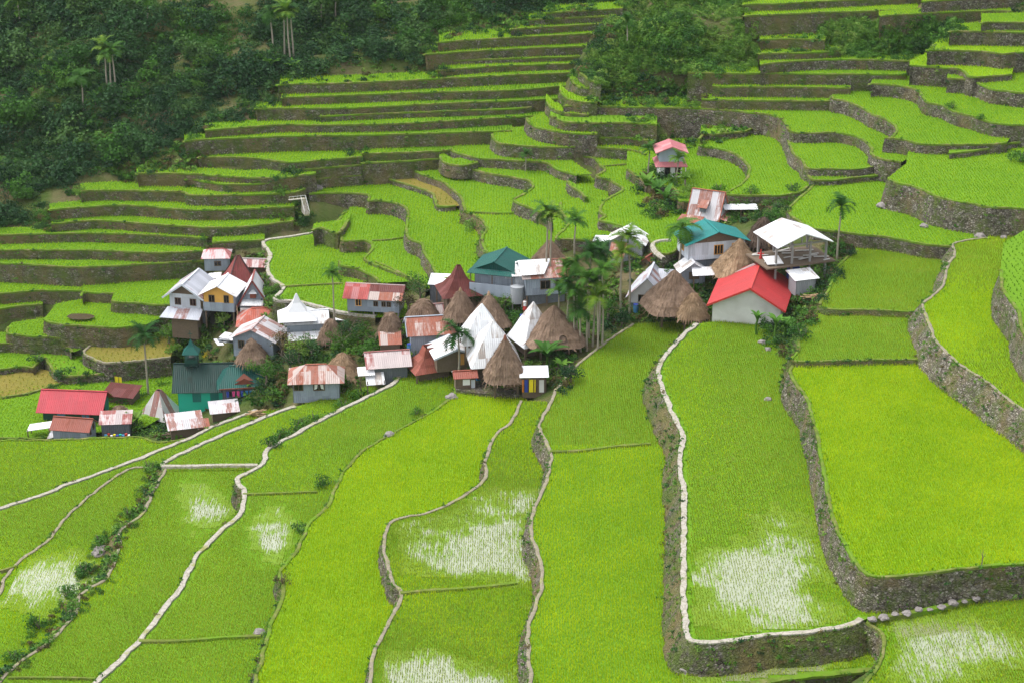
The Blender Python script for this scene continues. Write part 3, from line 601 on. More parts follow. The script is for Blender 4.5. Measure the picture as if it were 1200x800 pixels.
        acc = 0; rr = np.clip(r if T_['crop'] == 'N' else r * .5 + .25 + nz * .9, 0, .999) if len(kinds) > 1 else r
        for kn, share in kinds:
            m = keep & (rr >= acc) & (rr < acc + share); acc += share
            RICE[kn].append(np.stack([gx[m], gy[m], np.full(m.sum(), z), sc[m]], 1))
    for _ in range(int(s[-1] * (5.5 if near else 1.6))):          # grass along the edge
        k = random.randrange(len(L3)); a = -random.uniform(.0, .75) if random.random() < .6 else random.uniform(.0, .12); p = L3[k]
        RICE['grass'].append(np.array([[p[0] + N[k][0]*a, p[1] + N[k][1]*a, z + .02, random.uniform(.35, .8)]]))
    # weeds on the wall and its top
    dens = {'bank': 1.4, 'far': .8, 'mid': .42, 'grey': .36}[T_['mat']] * (2.2 if 'scrubby' in T_['desc'] or 'weedy' in T_['desc'] else 1)
    nw = int(ln * T_['h'] * dens * (2.2 if near and T_['mat'] in ('grey', 'mid') else 1))
    for _ in range(int(ln * T_['h'] * (2.6 if near else 1.5))):    # grass hanging from the joints
        k = random.randrange(len(L3)); f = random.random() ** 1.5; r = min(nr - 1, int(f * nr * T_['h'] / h)); p = rows[r][k]
        if mnoise.noise((p[0]*.35, p[1]*.35, p[2]*.5 + 3.)) < -.08: continue
        RICE['grass'].append(np.array([[p[0] + N[k][0]*.06, p[1] + N[k][1]*.06, p[2] - .05, random.uniform(.35, 1.0)]]))
    for _ in range(nw):
        k = random.randrange(len(L3)); f = random.random() ** 1.1; r = min(nr - 1, int(f * nr * T_['h'] / h)); p = rows[r][k]
        if mnoise.noise((p[0]*.22, p[1]*.22, z*.3)) < (-.15 if T_['mat'] != 'bank' else -.5): continue
        X, Y = proj(p)
        if -10 < X < 1210 and Y < 815: WEEDS.append((p[0] + N[k][0]*.05, p[1] + N[k][1]*.05, p[2], (random.uniform(.6, 1.7) if 'scrubby' in T_['desc'] else random.uniform(.35, .95)) * (1.0 if near else 1.0), random.random()))
# wet base for plots with standing water
def wet_q(T_, X, Y, gx, gy):
    n = .55 * np.array([mnoise.noise((a*.16, b*.16, 3.3)) + .5 * mnoise.noise((a*.6, b*.6, 1.3)) for a, b in zip(gx, gy)]); q = np.full(gx.shape, 9.)
    for (ex, ey, rx, ry) in T_['wet']: q = np.minimum(q, np.hypot((X - ex) / rx, (Y - ey) / ry) + 1.3 * n + (.42 if rx < 40 else 0))
    return q
for T_ in TERR:
    if not T_['wet']: continue
    poly, z, c = T_['poly'], T_['z'], T_['c']; st = .45
    ax, ay = np.arange(poly[:,0].min(), poly[:,0].max(), st), np.arange(poly[:,1].min(), poly[:,1].max(), st); gx, gy = [a.ravel() for a in np.meshgrid(ax, ay)]
    f = gy * CP - (z - H) * SP; u = gy * SP + (z - H) * CP
    wq = wet_q(T_, 600 + FPX*gx/f, 400 - FPX*u/f, gx, gy); ok = (wq < 1.3) & inside(poly[:, :2], gx, gy)
    for p in T_['L3'][::2, :2]: ok &= np.hypot(gx - p[0], gy - p[1]) > .7
    ok = ok.reshape(len(ay), len(ax)); V, F, DP = [], [], []; dpt = np.clip((1.3 - wq) / .9, 0, 1).reshape(ok.shape)
    q = ok[:-1,:-1] & ok[1:,:-1] & ok[:-1,1:] & ok[1:,1:]
    for a, b in np.argwhere(q):
        i = len(V); V += [(ax[b]-c[0], ay[a]-c[1], .03), (ax[b+1]-c[0], ay[a]-c[1], .03), (ax[b+1]-c[0], ay[a+1]-c[1], .03), (ax[b]-c[0], ay[a+1]-c[1], .03)]; F.append((i, i+1, i+2, i+3)); DP += [dpt[a,b], dpt[a,b+1], dpt[a+1,b+1], dpt[a+1,b]]
    if F:
        me = bpy.data.meshes.new('standing_water'); me.from_pydata(V, [], F); at = me.attributes.new('depth', 'FLOAT', 'POINT'); at.data.foreach_set('value', np.array(DP, np.float32))
        tag(link('standing_water', me, MATS['paddy_water'], None, tuple(c)), kind='structure')
def dike(pts, z, w=.4, h=.2, mat=None):
    P, s = resample(np.array([unp(x, y, z) for x, y in smooth_px(pts)]), .4); N = normals2(P)
    ww = w * (1 + .5 * np.array([mnoise.noise((p[0]*1.3, p[1]*1.3, 1.)) for p in P])); rows = []
    for a, dz in ((.6, -.1), (.4, h), (-.4, h), (-.6, -.1)):
        row = P.copy(); row[:, :2] += N * (a * ww)[:, None]; row[:, 2] += dz; rows.append(row)
    o, _ = strip_mesh('earth_dike', rows, mat or EDGE); tag(o, kind='structure')
dike([(644,530),(680,529),(720,524),(762,521)], 0); dike([(469,696),(500,693),(550,690),(606,684)], -1.8)
dike([(285,580),(320,579),(372,577)], -4.9, .3); dike([(163,752),(210,752),(260,748),(306,746)], -4.9)
dike([(10,795),(60,795),(112,796)], -7.0, .3); dike([(330,337),(365,335),(402,333)], -2.4, .3)
dike([(557,250),(590,251),(638,249)], 2.05, .3); dike([(436,283),(455,282),(476,279)], -1.0, .3)
dike([(845,785),(880,781),(930,772),(994,758)], .25, .6, .3); dike([(440,308),(460,316),(478,326)], -1.05, .35)
dike([(706,196),(730,194),(752,193)], 4.9, .3); dike([(1018,728),(1060,722),(1110,712),(1150,700),(1200,686)], 2.4, .5, .32)
dike([(190,548),(225,548),(260,547),(302,547)], -6.95, .5, .3, PATH_W); dike([(670,205),(690,206)], 4.5, .25)
dike([(0,670),(20,664)], -9.0, .3); dike([(786,282),(772,283),(765,287),(768,295),(778,303)], 4.95, .5, .15, PATH_W)

# ------------------------------------------------------------------ the ground as one sheet
VZ = [(640,300,1.5),(560,340,0),(700,382,.4),(740,402,-.2),(600,446,-2.4),(545,458,-3.4),(500,436,-4.6),(440,452,-5.2),(370,466,-6.4),(300,478,-9.4),(240,478,-12),
      (90,512,-12.6),(215,392,-9),(262,378,-7.2),(290,330,-4.6),(375,392,-5),(440,380,-3.6),(620,345,.4),(830,310,3.6),(930,330,4.6),(820,262,5),(786,208,5.9),(880,380,2.2),
      (660,402,-.6),(575,425,-1.6),(540,372,-1.0),(480,375,-2.8),(500,408,-3.4),(330,440,-7),(296,414,-7.4),(180,480,-12.6),(225,508,-12),(780,365,1.6),(955,345,4.8),(400,436,-5.2),
      (200,440,-12.2),(262,305,-4.5),(700,300,2.0),(730,310,2.2),(690,345,.8),(860,250,5.0),(900,290,4.9),(1000,330,5.4)]
def zg(px, py):
    w = [(1 / ((px-a)**2 + ((py-b)*1.7)**2 + 8)**1.6, c) for a, b, c in VZ]
    return sum(a*c for a, c in w) / sum(a for a, c in w)
HZ = [(0,0,20),(100,0,21),(200,0,22),(300,0,21.5),(400,0,21),(500,0,21),(600,0,22),(700,-4,23.5),(800,-4,25),(900,-4,24.6),(1000,-8,25),(1200,-8,27),
      (0,120,9.2),(0,60,14.5),(80,60,15.5),(150,100,12.2),(300,50,17.4),(450,40,18.4),(100,180,5),(200,120,11),(0,200,3),(30,240,-.2),(60,215,2),(230,60,16.5),(380,60,17),(320,90,14),
      (520,30,19.5),(260,130,10),(170,170,6.8),(0,255,-1.4),(150,30,18.8),(430,80,15),
      (700,95,13),(750,40,19),(850,40,19.5),(800,78,16),(700,30,20.5),(720,65,16.5),(860,75,16.4),(800,10,22.5),
      (1000,50,18.9),(1060,50,19.6),(1100,30,21.2),(880,33,20.3),(940,31,20.4),(1000,28,20.6),(1045,30,20.8),(1030,40,20.0),(1190,14,24.4),
      (760,150,8.1),(820,142,9.2),(720,135,9.6),(700,115,11.2),(760,112,11.6)]
HZ = [(x, y, -4.5 + (z + 4.5) * .87 if x < 690 else (10. + (z - 10.) * .83 if z > 10 else z)) for x, y, z in HZ]
xs = np.unique(np.r_[np.linspace(-3200, -150, 9), np.arange(-110, 110.1, 1.5), np.linspace(150, 3200, 9)])
ys = np.unique(np.r_[np.linspace(-1500, 60, 6), np.arange(98, 300.1, 1.5), np.array([310, 330, 370, 430, 520, 800, 1500, 3000])])
GX, GY = np.meshgrid(xs, ys); Z = np.full(GX.shape, np.nan)
for z, poly in POLYS:
    a0, b0 = poly.min(0) - 1; a1, b1 = poly.max(0) + 1
    m = (GX > a0) & (GX < a1) & (GY > b0) & (GY < b1)
    idx = np.argwhere(m)
    if len(idx):
        ok = inside(poly, GX[m], GY[m]); ii = idx[ok]
        for a, b in ii: Z[a, b] = z - .9 if np.isnan(Z[a, b]) else min(Z[a, b], z - .9)
fix = ~np.isnan(Z)
fi = np.argwhere(fix); fi = fi[RNG.permutation(len(fi))[:2600]]
C = [(GX[a, b], GY[a, b], Z[a, b] - .3) for a, b in fi]
C += [tuple(unp(x, y, zg(x, y))) for x, y, _ in VZ] * 3
C += [tuple(unp(x, y, z)) for x, y, z in HZ] * 3
for z_, lp_, dy_, d_, h_ in L: C += [tuple(unp(lp_[0][0] - 5, lp_[0][1] - 1, z_ + .3))] * 2 + [tuple(unp(lp_[0][0] - 14, lp_[0][1] - 2, z_ + .3))] * 2
for x in range(-120, 121, 30): C += [(x, 285, 40 + .02*abs(x)), (x, 300, 50), (x, 60, 10 - abs(x)*.02), (x, 90, -12 + x*.08)]
C += [(x, y, 100) for x in (-400, -200, 0, 200, 400) for y in (400,)] + [(x, 800, 250) for x in (-800, 0, 800)] + [(x, 3000, 420) for x in (-3000, 0, 3000)]
C += [(x, 0, 72) for x in (-60, 0, 60)] + [(0, -200, 150), (-400, -200, 120), (400, -200, 160), (-500, 150, 30), (500, 150, 120), (-3000, 0, 200), (3000, 0, 300), (-3000, -1500, 200), (3000, -1500, 200)]
C = np.array(C)
un = np.argwhere(~fix); P = np.stack([GX[~fix], GY[~fix]], 1)
zz = np.zeros(len(P))
for a in range(0, len(P), 2000):
    d2 = ((P[a:a+2000, None, :] - C[None, :, :2])**2).sum(2) + .5; w = d2 ** -1.9; zz[a:a+2000] = (w * C[None, :, 2]).sum(1) / w.sum(1)
Z[~fix] = zz
for _ in range(4):
    Zs = Z.copy(); Zs[1:-1, 1:-1] = (Z[:-2, 1:-1] + Z[2:, 1:-1] + Z[1:-1, :-2] + Z[1:-1, 2:] + Z[1:-1, 1:-1]) / 5
    Z[~fix] = Zs[~fix]
nzv = np.array([mnoise.fractal((a*.12, b*.12, 0), 1., 2., 4) for a, b in zip(GX.ravel(), GY.ravel())]).reshape(GX.shape)
Z[~fix] += nzv[~fix] * .5
ny, nx = GX.shape
V = np.stack([GX.ravel(), GY.ravel(), Z.ravel()], 1)
q = (np.arange(ny-1)[:, None] * nx + np.arange(nx-1)[None, :]).ravel(); F = np.stack([q, q+1, q+nx+1, q+nx], 1)
me = bpy.data.meshes.new('ground'); me.from_pydata(V.tolist(), [], F.tolist()); me.polygons.foreach_set('use_smooth', [True]*len(F)); me.update()
ground = link('ground', me, EARTH); tag(ground, kind='structure')
GB = BVHTree.FromPolygons([tuple(v) for v in V], [tuple(f) for f in F])
def hit(px, py):
    return GB.ray_cast(Vector((0, 0, H)), ray(px, py))[0]
def gz(x, y):
    r = GB.ray_cast(Vector((x, y, 500)), Vector((0, 0, -1)))[0]; return r.z if r else 0
# every plot as one tree for placing things on terraces
_v, _f = [], []
for T_ in TERR:
    tr = tessellate_polygon([[Vector(p) for p in T_['poly']]]); b = len(_v); _v += [tuple(p) for p in T_['poly']]; _f += [tuple(b + k for k in t) for t in tr]
TB = BVHTree.FromPolygons(_v, _f)
def top_hit(px, py):
    a = GB.ray_cast(Vector((0, 0, H)), ray(px, py)); b = TB.ray_cast(Vector((0, 0, H)), ray(px, py))
    if b[0] is not None and (a[0] is None or b[3] < a[3]): return b[0]
    return a[0]
# ------------------------------------------------------------------ small plants
def leafy(name, n, rad, leaf, mat, clumps=7, flat=.75, up=.3, seed=0, aspect=.5, base=.0):
    """leaf-sized faces in uneven clumps around a centre"""
    rg = np.random.default_rng(seed); V, F = [], []
    cs = rg.normal(0, .42, (clumps, 3)) * np.array([1, 1, flat]); cs[:, 2] = np.abs(cs[:, 2]) + base
    rs = rg.uniform(.28, .62, clumps)
    for k in range(n):
        c = rg.integers(clumps); d = rg.normal(size=3); d /= np.linalg.norm(d); r = rs[c] * rg.uniform(.55, 1.08)
        p = (cs[c] + d * r * np.array([1, 1, flat])) * rad
        nrm = d * .7 + rg.normal(0, .55, 3) + np.array([0, 0, up]); nrm /= np.linalg.norm(nrm)
        a = np.cross(nrm, rg.normal(size=3)); a /= np.linalg.norm(a); b = np.cross(nrm, a)
        L = leaf * rg.uniform(.6, 1.3); i = len(V)
        V += [p - a*L*.5, p + b*L*aspect*.5, p + a*L*.5, p - b*L*aspect*.5]; F.append((i, i+1, i+2, i+3))
    V = np.array(V); V[:, 2] = np.maximum(V[:, 2], -.1 * rad)
    me = bpy.data.meshes.new(name); me.from_pydata(V.tolist(), [], F); me.materials.append(mat); me.update(); return me
def tuft(name, n, h, lean, w, mat, seed):
    rg = np.random.default_rng(seed); V, F = [], []
    for k in range(n):
        a = rg.uniform(0, 2*math.pi); d = np.array([math.cos(a), math.sin(a), 0]); s = np.array([-d[1], d[0], 0])
        b = d * rg.uniform(0, .05); hh = h * rg.uniform(.7, 1.15); ln = lean * rg.uniform(.3, 1.2); i = len(V)
        m = b + d * ln * .35 + np.array([0, 0, hh * .6]); t = b + d * ln + np.array([0, 0, hh * rg.uniform(.85, 1)])
        V += [b - s*w*.5, b + s*w*.5, m + s*w*.45, m - s*w*.45, t]; F += [(i, i+1, i+2, i+3), (i+3, i+2, i+4)]
    me = bpy.data.meshes.new(name); me.from_pydata([tuple(v) for v in V], [], F); me.materials.append(mat); me.update(); return me
def scatter(name, pts, protos, label=None, cat=None):
    """one object: points that carry copies of small plant meshes (geometry nodes)"""
    pts = np.asarray(pts); n = len(pts)
    me = bpy.data.meshes.new(name); me.from_pydata(pts[:, :3].tolist(), [], [])
    a = me.attributes.new('scl', 'FLOAT', 'POINT'); a.data.foreach_set('value', pts[:, 3].astype(np.float32))
    a = me.attributes.new('rot', 'FLOAT_VECTOR', 'POINT'); rv = np.stack([RNG.normal(0, .1, n), RNG.normal(0, .1, n), RNG.uniform(0, 6.28, n)], 1).astype(np.float32); a.data.foreach_set('vector', rv.ravel())
    k = len(protos); idx = (pts[:, 4] * k).astype(np.int32) % k if pts.shape[1] > 4 else RNG.integers(0, k, n).astype(np.int32)
    a = me.attributes.new('idx', 'INT', 'POINT'); a.data.foreach_set('value', idx.astype(np.int32))
    o = link(name, me); tag(o, label, cat, kind='stuff')
    g = bpy.data.node_groups.new(name, 'GeometryNodeTree')
    g.interface.new_socket('Geometry', in_out='INPUT', socket_type='NodeSocketGeometry'); g.interface.new_socket('Geometry', in_out='OUTPUT', socket_type='NodeSocketGeometry')
    gi, go = g.nodes.new('NodeGroupInput'), g.nodes.new('NodeGroupOutput'); j = g.nodes.new('GeometryNodeJoinGeometry')
    def attr(nm, t):
        nd = g.nodes.new('GeometryNodeInputNamedAttribute'); nd.data_type = t; nd.inputs[0].default_value = nm; return nd.outputs[0]
    s, r, ix = attr('scl', 'FLOAT'), attr('rot', 'FLOAT_VECTOR'), attr('idx', 'INT')
    for q, pm in enumerate(protos):
        po = bpy.data.objects.new(name + '_plant', pm)
        oi = g.nodes.new('GeometryNodeObjectInfo'); oi.inputs['Object'].default_value = po; oi.transform_space = 'ORIGINAL'; oi.inputs['As Instance'].default_value = True
        cmp = g.nodes.new('FunctionNodeCompare'); cmp.data_type = 'INT'; cmp.operation = 'EQUAL'; g.links.new(ix, cmp.inputs[2]); cmp.inputs[3].default_value = q
        io = g.nodes.new('GeometryNodeInstanceOnPoints'); g.links.new(gi.outputs[0], io.inputs['Points']); g.links.new(cmp.outputs[0], io.inputs['Selection'])
        g.links.new(oi.outputs['Geometry'], io.inputs['Instance']); g.links.new(r, io.inputs['Rotation']); g.links.new(s, io.inputs['Scale']); g.links.new(io.outputs[0], j.inputs[0])
    g.links.new(j.outputs[0], go.inputs[0])
    md = o.modifiers.new('plants', 'NODES'); md.node_group = g; return o

RM = {'lime': 'rice_lime', 'green': 'rice_green', 'far': 'rice_far', 'dry': 'rice_dry', 'grass': 'grass_green'}
for kn, lst in RICE.items():
    pts = np.concatenate(lst)
    big = kn in ('far', 'dry', 'grass')
    pr = [tuft('rice_tuft', 9 if big else 8, .27 if big else .34, .2 if big else .13, .045 if big else .026, MATS[RM[kn]], 20 + q) for q in range(4)]
    nm = {'lime': 'rice_plants', 'green': 'rice_plants', 'far': 'rice_plants', 'dry': 'dry_grass', 'grass': 'grass'}[kn]
    scatter(nm, pts, pr)
    print('rice', kn, len(pts))
WD = [leafy('weed', 26, .42, .26, m, 4, .7, .5, 40 + q) for q, m in enumerate((BUSH_M, BUSH_D, BUSH_L, BUSH_M, BUSH_B, BUSH_L))]
scatter('wall_weeds', np.array(WEEDS), WD); print('weeds', len(WEEDS))

# forest on the slopes
def in_px(poly, n, rg=random):
    xs_, ys_ = [p[0] for p in poly], [p[1] for p in poly]; out = []; P = np.array(poly, float)
    while len(out) < n:
        x, y = rg.uniform(min(xs_), max(xs_)), rg.uniform(min(ys_), max(ys_))
        if inside(P, np.array([x]), np.array([y]))[0]: out.append((x, y))
    return out
FOREST = [(-60,-60),(740,-60),(735,8),(690,10),(640,14),(600,30),(520,46),(505,60),(515,80),(470,70),(420,62),(360,92),(332,98),(326,112),(300,124),(296,140),(250,148),(222,160),(190,178),(130,196),(80,215),(60,222),(56,262),(-60,272)]
KNOLL = [(690,85),(700,50),(722,20),(745,-20),(880,-30),(885,45),(892,70),(870,85),(800,84),(752,84),(735,100),(705,112)]
SHRUBZ = [(975,66),(962,40),(975,22),(1040,24),(1110,20),(1125,34),(1112,44),(1085,58),(1066,70)]
TOPR = [(1130,-20),(1260,-20),(1260,20),(1200,18),(1160,14)]
FT = [leafy('forest_tree', 1000, 1.3, .2, m, 14, .95, .4, 360 + q, 1.0) for q, m in enumerate((BUSH_D, BUSH_D, BUSH_M, BUSH_D))]
ft = []
for x, y in in_px(FOREST, 150):
    p = hit(x, y); ft.append((p.x, p.y, p.z + .4, random.uniform(1.0, 2.3), random.random()))
scatter('forest_canopy', np.array(ft), FT)
FB = [leafy('forest_bush', 430, 1.25, .27, m, 10, .8, .35, 60 + q, .6) for q, m in enumerate((BUSH_D, BUSH_D, BUSH_M, BUSH_M, BUSH_L, BUSH_L))]
fp = []
for poly, n, smin, smax, lo, hi in ((FOREST, 2600, .45, 1.45, -.1, .58), (KNOLL, 1000, .4, 1.0, .6, 1.25), (SHRUBZ, 330, .5, 1.0, .2, .9), (TOPR, 60, .5, 1, 0, .7)):
    for x, y in in_px(poly, n):
        p = top_hit(x, y) if poly is not FOREST else hit(x, y)
        if p is None: continue
        nz_ = mnoise.noise((p.x*.06, p.y*.06, 2.)); kind = min(.999, max(0, lo + (hi - lo) * min(1, max(0, .42 + nz_ * .9 + random.uniform(-.3, .3)))))
        if mnoise.noise((p.x*.09, p.y*.09, 11.)) < -.32 and random.random() < .75: continue
        s = random.uniform(smin, smax) * (1.35 if nz_ < -.2 else 1)
        fp.append((p.x, p.y, p.z - .2 * s, s, kind))
scatter('forest_undergrowth', np.array(fp), FB)
# grass and low herbs on bare slopes and between the houses
SLOPES = [([(560,20),(700,4),(700,20),(600,34),(520,48)], 200), ([(735,135),(830,130),(880,150),(850,168),(780,178),(735,170)], 160), ([(900,30),(980,20),(1100,60),(960,66),(900,60)], 160),
          ([(690,85),(760,88),(760,125),(690,122)], 150), ([(100,205),(200,170),(250,176),(225,200),(150,206)], 140), ([(300,95),(440,60),(520,80),(510,92),(330,102)], 60)]
gp = []
for poly, n in SLOPES:
    for x, y in in_px(poly, n):
        p = top_hit(x, y); gp.append((p.x, p.y, p.z, random.uniform(.7, 1.7), random.random()))
VILL = [(180,300),(240,290),(330,300),(330,350),(400,372),(520,340),(600,310),(690,270),(770,255),(780,200),(800,215),(850,235),(950,235),(1000,290),(985,330),(930,400),(820,378),(740,380),(690,400),(650,450),(600,462),(530,460),(460,440),(340,480),(290,490),(210,520),(120,515),(125,470),(200,460),(200,420),(180,380)]
for x, y in in_px(VILL, 2600):
    p = hit(x, y); q = TB.ray_cast(Vector((0, 0, H)), ray(x, y))
    if q[0] is not None and q[3] < (p - Vector((0, 0, H))).length: continue
    if mnoise.noise((p.x*.2, p.y*.2, 4.)) < -.12: continue
    gp.append((p.x, p.y, p.z - .05, random.uniform(.6, 1.9), random.random()))
THICK = [([(330,385),(400,375),(445,395),(440,440),(400,420),(345,440),(318,470),(296,450),(320,420)], 70), ([(550,345),(612,350),(616,372),(560,372)], 26), ([(640,425),(664,415),(664,462),(646,455)], 14), ([(745,205),(770,190),(806,215),(808,250),(770,262),(745,240)], 60),
         ([(888,372),(950,345),(985,318),(980,335),(945,385),(925,420),(905,405)], 60), ([(830,232),(935,230),(925,262),(880,258),(850,262)], 44), ([(112,505),(200,490),(205,512),(150,516)], 22), ([(972,270),(1004,280),(1000,300),(975,296)], 16), ([(742,290),(790,306),(795,325),(770,322),(745,312)], 16),
         ([(668,92),(690,52),(712,20),(735,-4),(748,0),(730,40),(704,96)], 110), ([(705,98),(806,84),(835,104),(822,126),(690,124)], 90), ([(685,280),(735,285),(735,300),(690,300)], 14), ([(318,225),(352,222),(362,262),(315,275)], 44), ([(186,545),(176,590),(140,640),(120,690),(80,730),(20,790),(0,792),(36,745),(78,700),(100,650),(130,610),(158,580),(172,552)], 0), ([(700,345),(735,345),(735,380),(700,400)], 26), ([(180,375),(250,390),(260,412),(200,420)], 24), ([(300,330),(330,345),(322,360),(305,350)], 14), ([(60,430),(200,432),(190,470),(100,480)], 12)]
vb = []
for poly, n in THICK:
    for x, y in in_px(poly, n):
        p = top_hit(x, y)
        if p: vb.append((p.x, p.y, p.z - .1, random.uniform(.4, 1.0), random.random()))
for x, y in in_px([(188,545),(180,590),(144,640),(124,690),(84,730),(20,792),(0,792),(36,745),(78,700),(100,650),(130,610),(158,580),(172,552)], 150):
    p = top_hit(x, y); vb.append((p.x, p.y, p.z, random.uniform(.18, .42), random.uniform(.18, .82)))
for z_, lp_, dy_, d_, h_ in L:                                            # scrub at the left ends of the shaded terraces
    for _ in range(12):
        p = top_hit(lp_[0][0] - random.uniform(-10, 16), lp_[0][1] - random.uniform(-9, 7))
        if p: vb.append((p.x, p.y, p.z - .1, random.uniform(.35, .8), random.random()))
scatter('thicket', np.array(vb), [leafy('thicket_bush', 330, 1.25, .3, m, 9, .8, .35, 260 + q, .6) for q, m in enumerate((BUSH_D, BUSH_M, BUSH_L, BUSH_M, BUSH_B, BUSH_D))])
GP = [leafy('herb', 44, .6, .3, m, 5, .6, .5, 90 + q) for q, m in enumerate((BUSH_M, BUSH_D, BUSH_L, BUSH_M, BUSH_B, BUSH_L))]
scatter('ground_cover', np.array(gp), GP)
# ------------------------------------------------------------------ builders for houses, huts and sheds
def tri_uv(pts, o, ux, vx):
    return [((Vector(p) - o).dot(ux), (Vector(p) - o).dot(vx)) for p in pts]
def roof_face(mb, pts, th=.05, mi=0, u=None):
    """a roof sheet: pts anticlockwise from above, first two points along the eave"""
    P = [Vector(p) for p in pts]; ux = (P[1] - P[0]).normalized(); n = ux.cross(P[-1] - P[0]).normalized(); vx = n.cross(ux)
    mb.slab(P, th, tri_uv(P, P[0] + Vector((3.3, 0, 0)), ux, vx), mi)
def sheet_wall(mb, a, b, z0, z1a, z1b=None, mi=0, th=.06, peak=None):
    """a vertical wall from a to b (seen from outside, left to right); peak=(fraction, z) makes a gable"""
    a, b = Vector((*a, 0)), Vector((*b, 0)); z1b = z1a if z1b is None else z1b; d = (b - a); L = d.length; d.normalize(); n = Vector((d.y, -d.x, 0)) * th
    prof = [(0, z0), (L, z0), (L, z1b)] + ([(peak[0]*L, peak[1])] if peak else []) + [(0, z1a)]
    f = [a + d*u + Vector((0, 0, z)) for u, z in prof]; bk = [p - n for p in f]; uv = [(u, -z) for u, z in prof]
    mb.face(f, uv, mi); mb.face(bk[::-1], uv[::-1], mi)
    for i in range(len(f)): j = (i + 1) % len(f); mb.face([f[i], bk[i], bk[j], f[j]], [uv[i], uv[i], uv[j], uv[j]], mi)
def window(root, face, u, z, w, h, frame=WOOD, pane=GLASS, name='window', bars=1, dim=None, yoff=0, curtain=None):
    """face 'f' front (y=0), 'r' right (x=+), 'l' left, with u measured along the wall from its middle"""
    W_, L_ = dim
    M = {'f': Matrix.Translation((u, yoff - .035, z)), 'r': Matrix.Translation((W_/2 + .035, L_/2 + u, z)) @ Matrix.Rotation(math.pi/2, 4, 'Z'),
         'l': Matrix.Translation((-W_/2 - .035, L_/2 - u, z)) @ Matrix.Rotation(-math.pi/2, 4, 'Z')}[face]
    m = MB(); t = .07
    m.box(-w/2-t, w/2+t, -.03, .03, -t, 0); m.box(-w/2-t, w/2+t, -.03, .03, h, h+t); m.box(-w/2-t, -w/2, -.03, .03, 0, h); m.box(w/2, w/2+t, -.03, .03, 0, h)
    for k in range(bars): x = -w/2 + w*(k+1)/(bars+1); m.box(x-.03, x+.03, -.025, .025, 0, h)
    o = m.build(name, frame, root); o.matrix_local = M
    p = MB(); p.box(-w/2, w/2, .0, .03, 0, h); q = p.build('pane' if name == 'window' else 'panel', pane, o)
    if curtain:
        c = MB()
        for s in (-1, 1): c.face([(s*w*.42, -.004, h), (s*w*.12, -.004, h), (s*w*.2, -.004, h*.25), (s*w*.46, -.004, h*.1)])
        c.build('curtain', curtain, o)
    return o
def posts(root, spots, z0, z1, w=.16, mat=WOOD, name='post'):
    for x, y in spots:
        m = MB(); m.box(-w/2, w/2, -w/2, w/2, z0, z1); m.build(name, mat, root, (x, y, 0))
